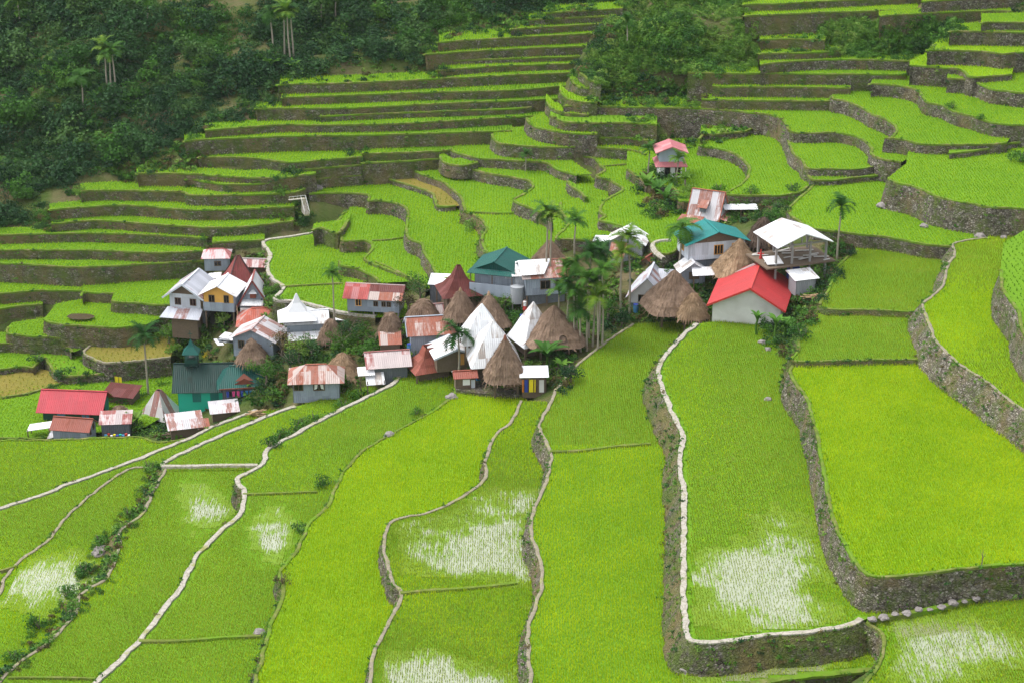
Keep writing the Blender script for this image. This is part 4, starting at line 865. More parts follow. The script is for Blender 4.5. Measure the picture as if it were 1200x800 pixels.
def house(px, py, name, label, cat='house', yaw=0, w=4, l=4, h=2.2, rise=1.2, axis='y', oh=.35, stilt=0.0, wall=SHEET_B, roof=R_GALV, gable=None, hip=0, z=None, wins=(),
          doors=(), lower=None, base=None, fascia=None, skirt=None, split=None, postmat=WOOD, ridge_shift=0, side=None, infill=.4, slope=None, group='houses of the village', sink=.6):
    """a walled house. axis: direction of the ridge; hip: length cut from each ridge end; lower: material of a closed room below the stilted floor"""
    z = zg(px, py) if z is None else z
    root = empty(name, unp(px, py, z), R(yaw)); tag(root, label, cat, group)
    s = stilt; W2 = w / 2; top = s + h
    b = MB()
    gb = hip == 0 and slope is None
    if slope is not None:                 # a lean-to roof, high at the back by rise
        zf, zb = top, top + rise
        sheet_wall(b, (-W2, 0), (W2, 0), s - (sink if not s else 0), zf); sheet_wall(b, (W2, l), (-W2, l), s - (sink if not s else 0), zb)
        sheet_wall(b, (W2, 0), (W2, l), s - (sink if not s else 0), zf, zb); sheet_wall(b, (-W2, l), (-W2, 0), s - (sink if not s else 0), zb, zf)
    else:
        fz = s - (sink if not s else 0)
        pk = lambda ax: (.5 + (ridge_shift / w if ax == 'y' else 0), top + rise) if (gb and axis == ax) else None
        sheet_wall(b, (-W2, 0), (W2, 0), fz, top, peak=pk('y') if gable is None else None)
        sheet_wall(b, (W2, l), (-W2, l), fz, top, peak=pk('y'))
        sheet_wall(b, (W2, 0), (W2, l), fz, top, peak=pk('x') if gable is None else None)
        sheet_wall(b, (-W2, l), (-W2, 0), fz, top, peak=pk('x') if gable is None else None)
    b.box(-W2 + .05, W2 - .05, .05, l - .05, s, s + .08)
    b.build('wall', wall, root)
    if gable is not None and gb:
        g = MB()
        if axis == 'y': a, c = (-W2, -.03), (W2, -.03); g.face([(-W2, -.03, top), (W2, -.03, top), (0, -.03, top + rise)], [(0,0),(w,0),(W2,rise)]); g.face([(-W2, .03, top), (0, .03, top + rise), (W2, .03, top)])
        else:
            for sx in (1, -1): g.face([(sx*(W2+.03), 0, top), (sx*(W2+.03), l, top), (sx*(W2+.03), l/2, top + rise)])
        g.build('gable', gable, root)
    r = MB(); e = .09
    if slope is not None:
        k = rise / l
        roof_face(r, [(-W2-oh, -oh, top + e - oh*k), (W2+oh, -oh, top + e - oh*k), (W2+oh, l+oh, top + e + rise + oh*k), (-W2-oh, l+oh, top + e + rise + oh*k)])
    elif axis == 'y':
        hw = W2 + oh; k = rise / W2; ze = top + e - oh*k; zr = top + e + rise; y0, y1 = -oh, l + oh; xr = ridge_shift
        ya, yb = y0 + hip, y1 - hip
        roof_face(r, [(hw, y0, ze), (hw, y1, ze), (xr, yb, zr), (xr, ya, zr)])
        roof_face(r, [(-hw, y1, ze), (-hw, y0, ze), (xr, ya, zr), (xr, yb, zr)], mi=1 if split == 'y' else 0)
        if hip:
            roof_face(r, [(-hw, y0, ze), (hw, y0, ze), (xr, ya, zr)]); roof_face(r, [(hw, y1, ze), (-hw, y1, ze), (xr, yb, zr)])
    else:
        hl = l / 2 + oh; k = rise / (l / 2); ze = top + e - oh*k; zr = top + e + rise; x0, x1 = -W2 - oh, W2 + oh; ym = l / 2
        xa, xb = x0 + hip, x1 - hip
        roof_face(r, [(x0, ym - hl, ze), (x1, ym - hl, ze), (xb, ym, zr), (xa, ym, zr)])
        roof_face(r, [(x1, ym + hl, ze), (x0, ym + hl, ze), (xa, ym, zr), (xb, ym, zr)], mi=1 if split == 'x' else 0)
        if hip:
            roof_face(r, [(x0, ym + hl, ze), (x0, ym - hl, ze), (xa, ym, zr)]); roof_face(r, [(x1, ym - hl, ze), (x1, ym + hl, ze), (xb, ym, zr)])
    ro = r.build('roof', roof if isinstance(roof, tuple) else (roof, roof), root)
    c = MB()
    if slope is None:
        if axis == 'y': c.bar((ridge_shift, -oh + hip, zr + .03), (ridge_shift, l + oh - hip, zr + .03), .22, .05)
        else: c.bar((-W2 - oh + hip, l/2, zr + .03), (W2 + oh - hip, l/2, zr + .03), .22, .05)
        c.build('ridge_cap', fascia or (roof[0] if isinstance(roof, tuple) else roof), ro)
    if fascia and gb:
        f = MB()
        if axis == 'y':
            for yy in (-oh - .04, l + oh + .04):
                f.bar((-hw, yy, ze - .05), (ridge_shift, yy, zr - .05), .07, .2); f.bar((hw, yy, ze - .05), (ridge_shift, yy, zr - .05), .07, .2)
        else:
            for xx in (-W2 - oh - .04, W2 + oh + .04):
                f.bar((xx, ym - hl, ze - .05), (xx, ym, zr - .05), .07, .2); f.bar((xx, ym + hl, ze - .05), (xx, ym, zr - .05), .07, .2)
        f.build('fascia', fascia, root)
    if stilt > .3:
        sp = [(sx*(W2 - .15), yy) for sx in (-1, 1) for yy in (.15, l - .15)] + ([(0, .15)] if w > 4 else [])
        posts(root, sp, -.6, s, .17, postmat)
        if lower:
            q = MB(); sheet_wall(q, (-W2+.3, .35), (W2-.3, .35), -.6, s); sheet_wall(q, (W2-.3, .35), (W2-.3, l-.3), -.6, s); sheet_wall(q, (-W2+.3, l-.3), (-W2+.3, .35), -.6, s); sheet_wall(q, (W2-.3, l-.3), (-W2+.3, l-.3), -.6, s)
            q.build('lower_wall', lower, root)
    if base:
        q = MB(); sheet_wall(q, (-W2-.03, -.03), (W2+.03, -.03), -.4, base[1]); sheet_wall(q, (W2+.03, -.03), (W2+.03, l), -.4, base[1]); sheet_wall(q, (-W2-.03, l), (-W2-.03, -.03), -.4, base[1]); q.build('base_panel', base[0], root)
    for wn in wins:
        f, u, zz, ww, hh = wn[:5]; kw = wn[5] if len(wn) > 5 else {}
        window(root, f, u, s + zz, ww, hh, dim=(w, l), **kw)
    for f, u, ww, hh, mat in doors:
        window(root, f, u, s + .02, ww, hh, WOOD, mat, 'door', 0, dim=(w, l))
    return root
def part_roof(root, pts, mat, name='awning', th=.05):
    m = MB(); roof_face(m, pts, th); return m.build(name, mat, root)

def thatch_mesh(r, h, seed, square=.5, bulge=.12, ragged=.12, sx=1.0, ridge=0.0, straw=900):
    """a thick straw cone or pyramid with a ragged eave, one mesh"""
    rg = np.random.default_rng(seed); n, m = 44, 15; m_ = MB(); rings = []
    for j in range(m + 1):
        t = j / m; zz = h * t; rr = (r * (1 - t) ** (1 - bulge) + .10 * (1 - t) + .05) * (1 + .022 * (1 - (j % 3) / 2)); ring = []
        for k in range(n):
            a = 2 * math.pi * k / n; ca, sa = math.cos(a), math.sin(a)
            p = 2 / (2 + 6 * square * (1 - t * .5)); q = (abs(ca) ** (2/p) + abs(sa) ** (2/p)) ** (-p/2) if square > 0 else 1
            nz_ = 1 + .05 * mnoise.noise((ca*2.2, sa*2.2, t*3 + seed)) + .035 * mnoise.noise((ca*9, sa*9, t*7 + seed))
            z_ = zz - (ragged * rg.uniform(.0, 1.0) if j == 0 else 0) + .05 * mnoise.noise((ca*5, sa*5, t*9 + seed))
            ex = ridge * t * (1 if ca > 0 else -1) if ridge else 0
            ring.append((rr*q*nz_*ca*sx + ex, rr*q*nz_*sa, z_))
        rings.append(ring)
    for j in range(m):
        for k in range(n):
            k2 = (k + 1) % n; u0, u1 = k / n * 6.3 * r, (k + 1) / n * 6.3 * r
            m_.face([rings[j][k], rings[j][k2], rings[j+1][k2], rings[j+1][k]], [(u0, j/m*h), (u1, j/m*h), (u1, (j+1)/m*h), (u0, (j+1)/m*h)])
    m_.face(rings[-1], [(0, 0)] * n)
    und = [(x*.8, y*.8, z + .14) for x, y, z in rings[0]]                # underside of the eave
    for k in range(n): k2 = (k+1) % n; m_.face([rings[0][k2], rings[0][k], und[k], und[k2]], [(k*.2, 0), (k*.2+.2, 0), (k*.2+.2, .3), (k*.2, .3)])
    m_.face(und[::-1], [(0, 0)] * n)
    for _ in range(straw):                                               # loose straw and layered courses
        j = rg.integers(0, m); k = rg.integers(0, n); A = Vector(rings[j][k]); B = Vector(rings[j+1][k]); f = rg.random(); p = A.lerp(B, f)
        if j == 0 and rg.random() < .35: p = A + Vector((0, 0, .08))
        o_ = Vector((p.x, p.y, 0)); o_ = o_.normalized() if o_.length > .01 else Vector((1, 0, 0))
        d = (A - B).normalized() if (A - B).length > 1e-6 else Vector((0, 0, -1)); d = (d + o_ * rg.uniform(.02, .3) + Vector(rg.normal(0, .12, 3))).normalized(); s_ = d.cross(o_).normalized() * rg.uniform(.02, .06); L_ = rg.uniform(.22, .65); p = p + o_ * .03
        m_.face([p - s_, p + s_, p + s_*.6 + d*L_, p - s_*.6 + d*L_], [(f*9, .1), (f*9+.1, .1), (f*9+.1, .5), (f*9, .5)])
    return m_.mesh('thatch', smooth=False)
def hut(px, py, label, r=1.8, h=2.8, eave=1.1, mat=TH_BROWN, yaw=0, square=.5, sx=1.0, z=None, opening=None, cap=None, seed=1, bulge=.12, body=True, ridge=0.0):
    """a thatched house on four posts; px, py is the ground below the middle of its roof"""
    z = zg(px, py) if z is None else z
    root = empty('thatched_hut', unp(px, py, z), R(yaw)); tag(root, label, 'hut', 'thatched huts of the village')
    ro = link('roof', thatch_mesh(r, h, seed, square, bulge, sx=sx, ridge=ridge), mat, root, (0, 0, eave))
    if cap: 
        m = MB(); m.tube([(0, 0, h - .25), (0, 0, h + .12), (0, 0, h + .38)], [.26, .17, .05], 7); m.build('ridge_tip', cap, ro)
    if opening is not None:
        a, zz, s_ = opening; rr = r * (1 - zz / h) + .12
        m = MB(); m.tube([(0, -.25, 0), (0, .3, 0)], [s_, s_*.9], 9); o = m.build('smoke_opening', BLACK, ro); o.location = (rr*math.cos(a)*sx, rr*math.sin(a), zz); o.rotation_euler = (R(-35), 0, a + math.pi/2)
    if body:
        b = r * .58; posts(root, [(sx*b, sy*b) for sx in (-1, 1) for sy in (-1, 1)], -.8, eave + .15, .2, WOOD)
        m = MB(); m.box(-b*1.05*sx, b*1.05*sx, -b*1.05, b*1.05, eave - .25, eave + h*.3); m.build('granary_box', WOOD, root)
    return root
def pyramid(px, py, label, r=2.2, h=3.8, eave=1.0, mat=R_WHITE, yaw=0, z=None, flare=.25, tip=.12, trim=None, name='steep_roof_house', sx=1.0, wall=WOOD, cat='house', spike=True):
    """a steep four sided metal roof over a wooden house on posts"""
    z = zg(px, py) if z is None else z
    root = empty(name, unp(px, py, z), R(yaw)); tag(root, label, cat, 'steep pyramid roofs of the village')
    m = MB(); lv = [(1, 0), (.8 - flare*.25, .2), (.5 - flare*.3, .55), (tip/r, 1.0)]
    for (a, za), (b, zb) in zip(lv, lv[1:]):
        for k in range(4):
            c0, c1 = [((-1,-1),(1,-1)),((1,-1),(1,1)),((1,1),(-1,1)),((-1,1),(-1,-1))][k]
            P = [(c0[0]*r*a*sx, c0[1]*r*a, za*h), (c1[0]*r*a*sx, c1[1]*r*a, za*h), (c1[0]*r*b*sx, c1[1]*r*b, zb*h), (c0[0]*r*b*sx, c0[1]*r*b, zb*h)]
            ux = Vector((c1[0]-c0[0], c1[1]-c0[1], 0)).normalized(); uv = [(Vector(p).dot(ux) + 5, (1 - za if i < 2 else 1 - zb) * h * 1.1) for i, p in enumerate(P)]
            m.slab(P, .04, uv)
    ro = m.build('roof', mat, root, (0, 0, eave))
    q = MB()
    if spike: q.tube([(0,0,h-.1),(0,0,h+.25),(0,0,h+.5)], [.16,.1,.03], 6)
    if trim:
        for k in range(4):
            cx, cy = ((-1,-1),(1,-1),(1,1),(-1,1))[k]
            for (a, za), (b, zb) in zip(lv, lv[1:]): q.bar((cx*r*a*sx, cy*r*a, za*h+.04), (cx*r*b*sx, cy*r*b, zb*h+.04), .16, .07)
    if q.f: q.build('ridge_cap', trim or mat, ro)
    b = r * .72; mw = MB()
    sheet_wall(mw, (-b*sx, -b), (b*sx, -b), -.7, eave + .3); sheet_wall(mw, (b*sx, -b), (b*sx, b), -.7, eave + .3); sheet_wall(mw, (b*sx, b), (-b*sx, b), -.7, eave + .3); sheet_wall(mw, (-b*sx, b), (-b*sx, -b), -.7, eave + .3)
    mw.build('wall', wall, root)
    posts(root, [(x*r*.9*sx, y*r*.9) for x in (-1, 1) for y in (-1, 1)], -.8, eave + .12, .14, WOOD)
    return root

# ------------------------------------------------------------------ plants one can tell apart
def palm_crown(nf, L, seed, droop=.9, width=.34, steep=.8):
    rg = np.random.default_rng(seed); m = MB()
    for k in range(nf):
        a = 2*math.pi*k/nf + rg.uniform(-.3, .3); el = rg.uniform(-.15, 1.2) * steep; ln = L * rg.uniform(.8, 1.1); prev = None; d = Vector((math.cos(a), math.sin(a), 0)); s = Vector((-d.y, d.x, 0)); p = Vector((0, 0, .05)); e = el; n = 9
        for i in range(n):
            t = i / n; dirv_ = d * math.cos(e) + Vector((0, 0, math.sin(e))); q = p + dirv_ * ln / n; wd = width * ln * .62 * math.sin(math.pi * (.12 + .85 * t)) ; up = s.cross(dirv_)
            for sg in (-1, 1):
                for hf in (0, .5):
                    b = p.lerp(q, hf); tip = b + s * sg * wd * rg.uniform(.8, 1.1) + dirv_ * ln * .13 - up * (wd * .25) - Vector((0, 0, wd * .35 * rg.uniform(.3, 1)))
                    m.face([b, b + dirv_ * ln / n * .55, tip])
            m.face([p - s*.02, p + s*.02, q + s*.015, q - s*.015])
            p = q; e -= droop * (1.0 + .7 * t) / n * 1.5
    return m.mesh('crown')
PALM_ME = [palm_crown(15, 1.8, 100 + q, .85, .6, 1.3) for q in range(5)]
def trunk_mesh(h, r0, r1, bend=.0, seed=0, n=7):
    pts = [(bend * (t**2) * h + .05 * math.sin(seed + 5*t), .05 * math.cos(seed*2 + 4*t), h*t) for t in np.linspace(0, 1, 8)]
    m = MB(); m.tube([(pts[0][0], pts[0][1], -.5)] + pts, [r0*1.2] + [r0 + (r1 - r0) * t for t in np.linspace(0, 1, 8)], n); return m.mesh('trunk', True), pts[-1]
def palm(px, py, label, h=6, s=1.0, bend=0, seed=0, group='areca palms of the valley', p=None, mat=PALM, name='areca_palm'):
    p = p or hit_ground(px, py); root = empty(name, p, random.uniform(0, 6.28)); tag(root, label, 'palm tree', group)
    me, tip = trunk_mesh(h, .12*s**.5, .075*s**.5, bend, seed); link('trunk', me, PALM_BARK, root)
    m = MB(); m.tube([tip, (tip[0], tip[1], tip[2] + .5*s)], [.085, .06], 7); m.build('crownshaft', BUSH_L, root)
    c = link('crown', PALM_ME[seed % 5].copy() if mat is not PALM else PALM_ME[seed % 5], mat, root, (tip[0], tip[1], tip[2] + .42*s)); c.scale = (s, s, s * random.uniform(.85, 1.2)); c.rotation_euler = (random.uniform(-.18, .18), random.uniform(-.18, .18), 0); return root
def hit_ground(px, py):
    return top_hit(px, py)
def banana_me(seed, n=8, L=1.7):
    rg = np.random.default_rng(seed); m = MB()
    for k in range(n):
        a = 2*math.pi*k/n + rg.uniform(-.4, .4); e = rg.uniform(.95, 1.5); d = Vector((math.cos(a), math.sin(a), 0)); s = Vector((-d.y, d.x, 0)); p = Vector((0, 0, 0)); ln = L * rg.uniform(.75, 1.15); q_ = 7
        for i in range(q_):
            t0, t1 = i/q_, (i+1)/q_; dv = d*math.cos(e) + Vector((0, 0, math.sin(e))); q = p + dv*ln/q_
            w0, w1 = [.17*ln*max(.06, math.sin(math.pi*min(1, .1 + .95*t))**.6) if t > .12 else .03 for t in (t0, t1)]
            for sg in (-1, 1):
                j = rg.uniform(.75, 1.0); m.face([p, q, q + s*sg*w1*j + Vector((0,0,w1*.35)), p + s*sg*w0 + Vector((0,0,w0*.35))])
            p = q; e -= rg.uniform(.08, .27)
    return m.mesh('leaves')
BAN_ME = [banana_me(130 + q) for q in range(4)]
def banana(px, py, label, h=1.6, s=1.0, seed=0, mat=BANANA, group='banana plants', z=None):
    p = hit_ground(px, py) if z is None else unp(px, py, z); root = empty('banana_plant', p, random.uniform(0, 6.28)); tag(root, label, 'banana plant', group)
    me, tip = trunk_mesh(h, .16, .10, .03, seed); link('stem', me, BUSH_L if mat is BANANA else BARK, root)
    me2 = BAN_ME[seed % 4] if mat is BANANA else BAN_ME[seed % 4].copy()
    c = link('leaves', me2, mat, root, (tip[0], tip[1], tip[2] - .1)); c.scale = (s, s, s); return root
def crown_me(name, r, hz, n, leaf, mat, seed, clumps=12):
    return leafy(name, n, r, leaf, mat, clumps, hz, .35, seed, .55)
SHR = {'d': [leafy('foliage', 420, 1.0, .2, BUSH_D, 9, .8, .4, 150 + q, .55) for q in range(3)], 'm': [leafy('foliage', 420, 1.0, .2, BUSH_M, 9, .8, .4, 160 + q, .55) for q in range(3)],
       'l': [leafy('foliage', 420, 1.0, .2, BUSH_L, 9, .8, .4, 170 + q, .55) for q in range(3)], 'b': [leafy('foliage', 300, 1.0, .17, BUSH_B, 9, .8, .4, 180 + q, .45) for q in range(2)],
       's': [leafy('foliage', 300, 1.0, .15, BUSH_L, 10, .8, .4, 190 + q, .5) for q in range(3)], 'y': [leafy('foliage', 320, 1.0, .17, YELLOW_LEAF, 8, .7, .4, 197, .5)]}
def shrub(px, py, label, r=.9, kind='m', seed=0, group='shrubs', hz=1.0, stem=.25, z=None):
    p = hit_ground(px, py) if z is None else unp(px, py, z); root = empty('shrub', p, random.uniform(0, 6.28)); tag(root, label, 'shrub', group)
    f = link('foliage', SHR[kind][seed % len(SHR[kind])], None, root, (0, 0, stem*r)); f.scale = (r, r, r*hz)
    m = MB(); rg = np.random.default_rng(seed)
    for k in range(4): a = rg.uniform(0, 6.28); m.tube([(0, 0, -.2), (math.cos(a)*r*.2, math.sin(a)*r*.2, r*.4), (math.cos(a)*r*.45, math.sin(a)*r*.45, r*(.8 + stem)*hz)], [.045*r+.02, .035*r+.01, .01], 5)
    m.build('stem', BARK, root); return root
def tree(px, py, label, h=5, r=1.6, kind='m', seed=0, group='trees in the village', name='tree', n=900, hz=.9, leaf=.2, open_=False):
    p = hit_ground(px, py); root = empty(name, p, 0); tag(root, label, 'tree', group); rg = np.random.default_rng(seed)
    m = MB(); th = h - r * .9; m.tube([(0,0,-.5),(0,0,0),(.08,.04,th*.5),(.02,.1,th)], [.2,.16,.12,.08], 7)
    tips = []
    for k in range(7):
        a = 2*math.pi*k/7 + rg.uniform(-.4,.4); b = th * rg.uniform(.5, .95); t = (math.cos(a)*r*rg.uniform(.5,.9), math.sin(a)*r*rg.uniform(.5,.9), th + r*rg.uniform(-.2, .8)); tips.append(t)
        m.tube([(.04,.06,b), (t[0]*.5, t[1]*.5, (b+t[2])*.5 + .1), t], [.07,.045,.015], 5)
    m.build('trunk', BARK, root)
    mat = {'d': BUSH_D, 'm': BUSH_M, 'l': BUSH_L, 'b': BUSH_B}[kind]
    me = leafy('crown', n, r, leaf, mat, 12 if not open_ else 9, hz, .35, seed + 7, .55); link('crown', me, None, root, (0, 0, th - r*.15)); return root
# ------------------------------------------------------------------ the village
lime = dict(frame=WOOD, pane=GLASS)
OR = dict(frame=WOOD_O, pane=GLASS)
# right side
r = house(874, 379.5, 'red_roof_house', 'concrete house with a bright red gable roof beside the banana plants', yaw=-14, w=7.2, l=7.6, ridge_shift=.35, h=2.15, rise=1.95, oh=.55, wall=CONC, roof=R_RED, fascia=RED_P, z=2.2, sink=.4)
m = MB(); m.tube([(0,0,0),(0,0,.5),(0,0,1.5)], [.3,.2,.05], 6); m.box(-.35,.35,-.05,.05,.95,1.07); m.build('ridge_finial', RED_P, r, (.35, 7.9, 4.15))
house(944, 340, 'white_roof_shed', 'small grey shed with a plain white roof tucked behind the bright red roof', 'shed', yaw=18, w=2.3, l=1.8, h=1.25, rise=.3, slope=1, oh=.3, wall=SHEET_G, roof=R_WHITE, group='sheds of the village')
# the open pavilion
z0 = 4.7; pv = empty('open_pavilion', unp(938, 330, z0), R(20)); tag(pv, 'unfinished open building with a white gable roof on grey posts', 'pavilion')
W_, L_, fh, rh = 6.0, 4.6, 2.1, 2.3
posts(pv, [(sx*W_/2*f, y) for sx in (-1, 1) for f in (1, .36) for y in (.2, L_ - .2)], -.8, fh + rh, .2, CONC_D)
m = MB(); m.box(-W_/2 - 1.3, W_/2 + .9, -.4, L_ + .2, fh - .16, fh); m.build('floor_deck', WOOD, pv)
m = MB(); rgp = np.random.default_rng(5)
for k in range(16):
    x = rgp.uniform(-W_/2 - 1.1, W_/2 + .6); y = rgp.uniform(-.2, L_ - .4); a = rgp.uniform(-.4, .4); L1 = rgp.uniform(.8, 2.0); m.bar((x, y, fh + .06 + k*.004), (x + L1*math.cos(a), y + L1*math.sin(a), fh + .06 + k*.004), .22, .06)
m.build('loose_boards', m_plain('weathered_boards', (.42, .40, .37), .85, .3, 4), pv)
m = MB(); hw = W_/2 + .35; y0, y1 = -.7, L_ + .5; zt = fh + rh
roof_face(m, [(hw, y0, zt), (hw, y1, zt), (0, y1, zt + 1.25), (0, y0, zt + 1.25)], .1); roof_face(m, [(-hw, y1, zt), (-hw, y0, zt), (0, y0, zt + 1.25), (0, y1, zt + 1.25)], .1); ro = m.build('roof', R_WHITE, pv)
m = MB()
for yy in (.2, L_ - .2): m.bar((-W_/2, yy, zt - .2), (W_/2, yy, zt - .2), .14, .16); m.bar((0, yy, zt - .2), (0, yy, zt + 1.1), .12)
for xx in (-W_/2, W_/2): m.bar((xx, .1, zt - .1), (xx, L_, zt - .1), .14, .16)
m.build('roof_beam', CONC_D, pv)
m = MB(); m.box(-.9, .4, 1.0, 1.5, .0, 1.3); m.build('blue_tarp', NAVY_P, pv)
m = MB(); m.slab([(-W_/2 - 1.0, .2, fh + .25), (-W_/2 + .8, -.1, fh + .25), (-W_/2 + 1.0, 1.6, fh + .6), (-W_/2 - .8, 1.8, fh + .6)], .04); m.build('roof_sheet', R_WHITE, pv)
r = house(839, 318, 'teal_roof_house', 'pale blue house with a bright teal gable roof and orange window frames', yaw=14, w=6.6, l=3.9, h=2.0, rise=1.15, oh=.5, stilt=1.5, wall=SHEET_W, roof=R_TEAL, gable=WOOD, lower=SHEET_D, z=3.4,
          wins=[('f', .2, .55, .95, 1.0, dict(OR, bars=2)), ('f', 2.3, .9, 1.0, .7, dict(OR, bars=1)), ('l', 0, .7, .6, .9, dict(frame=WOOD_O))])
house(812, 330, 'small_gable_house', 'tiny pale gable house in front of the teal roofed house', yaw=8, w=2.7, l=2.2, h=1.25, rise=.95, oh=.35, wall=SHEET_B, roof=R_WHITE, gable=SHEET_G, z=2.9, wins=[('f', .1, .35, 1.0, .7, dict(frame=WOOD, pane=WOOD))])
r = empty('sheet_awning', unp(827, 338, 2.7), R(6)); tag(r, 'white sheet roof on thin poles between thatch and the tiny gable house', 'awning'); part_roof(r, [(-1.5, 0, 1.5), (1.5, -.1, 1.55), (1.3, 1.7, 1.9), (-1.3, 1.7, 1.9)], R_WHITE, 'roof'); posts(r, [(-1.3, .2), (1.3, .2), (1.1, 1.5), (-1.1, 1.5)], -.6, 1.55, .1)
hut(865, 331, 'large tan thatched hut with a dark hole, behind the red roof', 2.75, 3.9, 1.2, TH_TAN, 20, .45, z=3.0, opening=(-1.15, .9, .42), seed=3, bulge=.02)
hut(846, 308, 'small brown thatched hut wedged under the teal roofed house', 1.75, 2.5, 1.2, TH_BROWN, 10, .2, z=3.4, seed=4)
r = hut(893, 297, 'dark narrow thatched hut left of the open pavilion', 1.85, 3.0, 1.3, TH_DARK, 0, .1, z=4.6, seed=5, bulge=.3)
m = MB(); m.tube([(.5,-1.6,.9),(.5,-1.55,2.4)], [.45,.2], 8); m.build('straw_bundle', TH_TAN, r)
hut(789, 367, 'broad brown thatched hut above the top of the path', 3.15, 4.0, 1.0, TH_BROWN, 12, .4, z=.9, seed=6, bulge=.05)
hut(811, 376, 'small tan thatched hut leaning on the broad brown one', 1.5, 2.5, .7, TH_TAN, 0, .2, z=1.3, seed=7, bulge=.3)
r = house(758, 361, 'grey_gable_house', 'grey gable house with two dark windows behind the palm cluster', yaw=-12, w=3.9, l=4.6, h=1.5, rise=2.0, oh=.4, wall=CONC, roof=R_GALV, z=.5, base=(SHEET_D, .5), wins=[('f', -.6, .75, .65, .7), ('f', 1.1, .8, .6, .7)])
m = MB(); roof_face(m, [(.6, 2.2, 2.0), (4.2, 2.2, 2.0), (4.2, 4.2, 3.2), (.6, 4.2, 3.2)]); m.build('rear_roof', R_GALV, r); m = MB(); m.box(.8, 4.0, 2.4, 4.4, -.5, 1.9); m.build('rear_wall', SHEET_G, r)
r = house(733, 303, 'white_gable_house', 'low white roofed house with a rusty lean-to above the palm cluster', yaw=-14, w=3.9, l=2.8, h=2.0, rise=1.1, oh=.45, wall=SHEET_G, roof=R_WHITE, z=2.9)
part_roof(r, [(-3.9, .2, 1.7), (-2.2, .2, 1.8), (-2.2, 1.8, 2.0), (-3.9, 1.8, 1.9)], R_WHITE); part_roof(r, [(-1.6, -2.2, .9), (.2, -2.2, .9), (.2, -.3, 2.0), (-1.6, -.3, 2.0)], R_RUST, 'lean_to')
posts(r, [(-3.7, .4), (-2.4, .4), (-1.5, -2.1), (.1, -2.1)], -.6, 1.1, .1)
house(757, 322, 'rusty_shed', 'small shed with a rust brown roof right of the palm cluster', 'shed', yaw=-30, w=2.0, l=2.4, h=1.2, rise=.8, oh=.25, wall=WOOD, roof=R_BRRED, z=2.0, group='sheds of the village')
# the rusty steep house on the right
r = house(824, 262, 'rusty_steep_house', 'steep rust streaked house with a little dormer above the teal roof', yaw=-24, w=3.3, l=3.4, h=1.0, rise=2.5, axis='x', oh=.35, wall=SHEET_B, roof=R_GALVR, z=4.6, fascia=m_plain('rust_trim', (.3,.09,.05), .8, .3, 3))
m = MB(); m.box(-.35, .35, -.75, .2, 1.45, 1.95); d = m.build('dormer', SHEET_D, r, (-.1, .55, 0)); m = MB(); roof_face(m, [(-.6, -.95, 2.0), (.6, -.95, 2.0), (.5, .4, 2.6), (-.5, .4, 2.6)]); m.build('dormer_roof', R_RUST, d)
part_roof(r, [(-2.9, -1.2, .35), (.2, -1.3, .3), (.2, -.2, .9), (-2.6, -.2, .9)], R_RUST, 'eave_skirt'); part_roof(r, [(1.9, -.2, .95), (2.9, -.2, .7), (2.9, 3.2, .7), (1.9, 3.2, .95)], R_RUST, 'eave_skirt'); part_roof(r, [(1.72, .2, 1.05), (1.95, .2, .95), (1.95, 2.9, .95), (1.72, 2.9, 2.2)], R_WHITEO, 'side_sheet')
r = empty('plank_roof_shelter', unp(868, 258, 4.9), R(2)); tag(r, 'low shelter with a thin grey plank roof right of the rusty steep house', 'shelter'); part_roof(r, [(-2.0, 0, 1.3), (2.0, 0, 1.3), (2.0, 1.2, 1.6), (-2.0, 1.2, 1.6)], R_WHITEO, 'roof'); posts(r, [(-1.8, .1), (0, .1), (1.8, .1), (-1.8, 1.1), (1.8, 1.1)], -.8, 1.3, .12)
# the tower house
z0 = 5.9; r = empty('tower_house', unp(786, 210, z0), R(2)); tag(r, 'narrow two storey house with rose pink roofs standing alone among the terraces', 'house', 'houses of the village')
m = MB(); m.box(-1.35, 1.35, 0, 2.6, -.8, 1.75); m.build('lower_wall', WHITE_P, r)
m = MB(); m.box(-1.5, 1.5, -.1, 2.7, 1.75, 3.6); m.face([(-1.5,-.1,3.6),(1.5,-.1,3.6),(0,-.1,4.2)]); m.face([(1.5,2.7,3.6),(-1.5,2.7,3.6),(0,2.7,4.2)]); m.build('upper_wall', SHEET_B, r)
m = MB(); hw = 2.05; roof_face(m, [(hw, -.55, 3.5), (hw, 3.1, 3.5), (0, 3.1, 4.3), (0, -.55, 4.3)], .14); roof_face(m, [(-hw, 3.1, 3.5), (-hw, -.55, 3.5), (0, -.55, 4.3), (0, 3.1, 4.3)], .14); m.build('roof', R_ROSE, r)
m = MB()
for a in ((-2.0,-.7,2.0,-.7,-1.5,-.1,1.5,-.1), (2.0,-.7,2.0,3.3,1.5,-.1,1.5,2.7), (-2.0,3.3,-2.0,-.7,-1.5,2.7,-1.5,-.1)):
    roof_face(m, [(a[0],a[1],1.75),(a[2],a[3],1.75),(a[6],a[7],2.25),(a[4],a[5],2.25)], .1)
m.build('skirt_roof', R_ROSE, r)
window(r, 'f', -.45, .1, .6, 1.4, WOOD, GLASS, 'door', 0, dim=(2.7, 2.6)); window(r, 'f', .85, .5, .55, .9, WOOD, GLASS, dim=(2.7, 2.6)); posts(r, [(-1.75,-.5),(1.75,-.5)], -.8, 1.75, .1, WHITE_P)
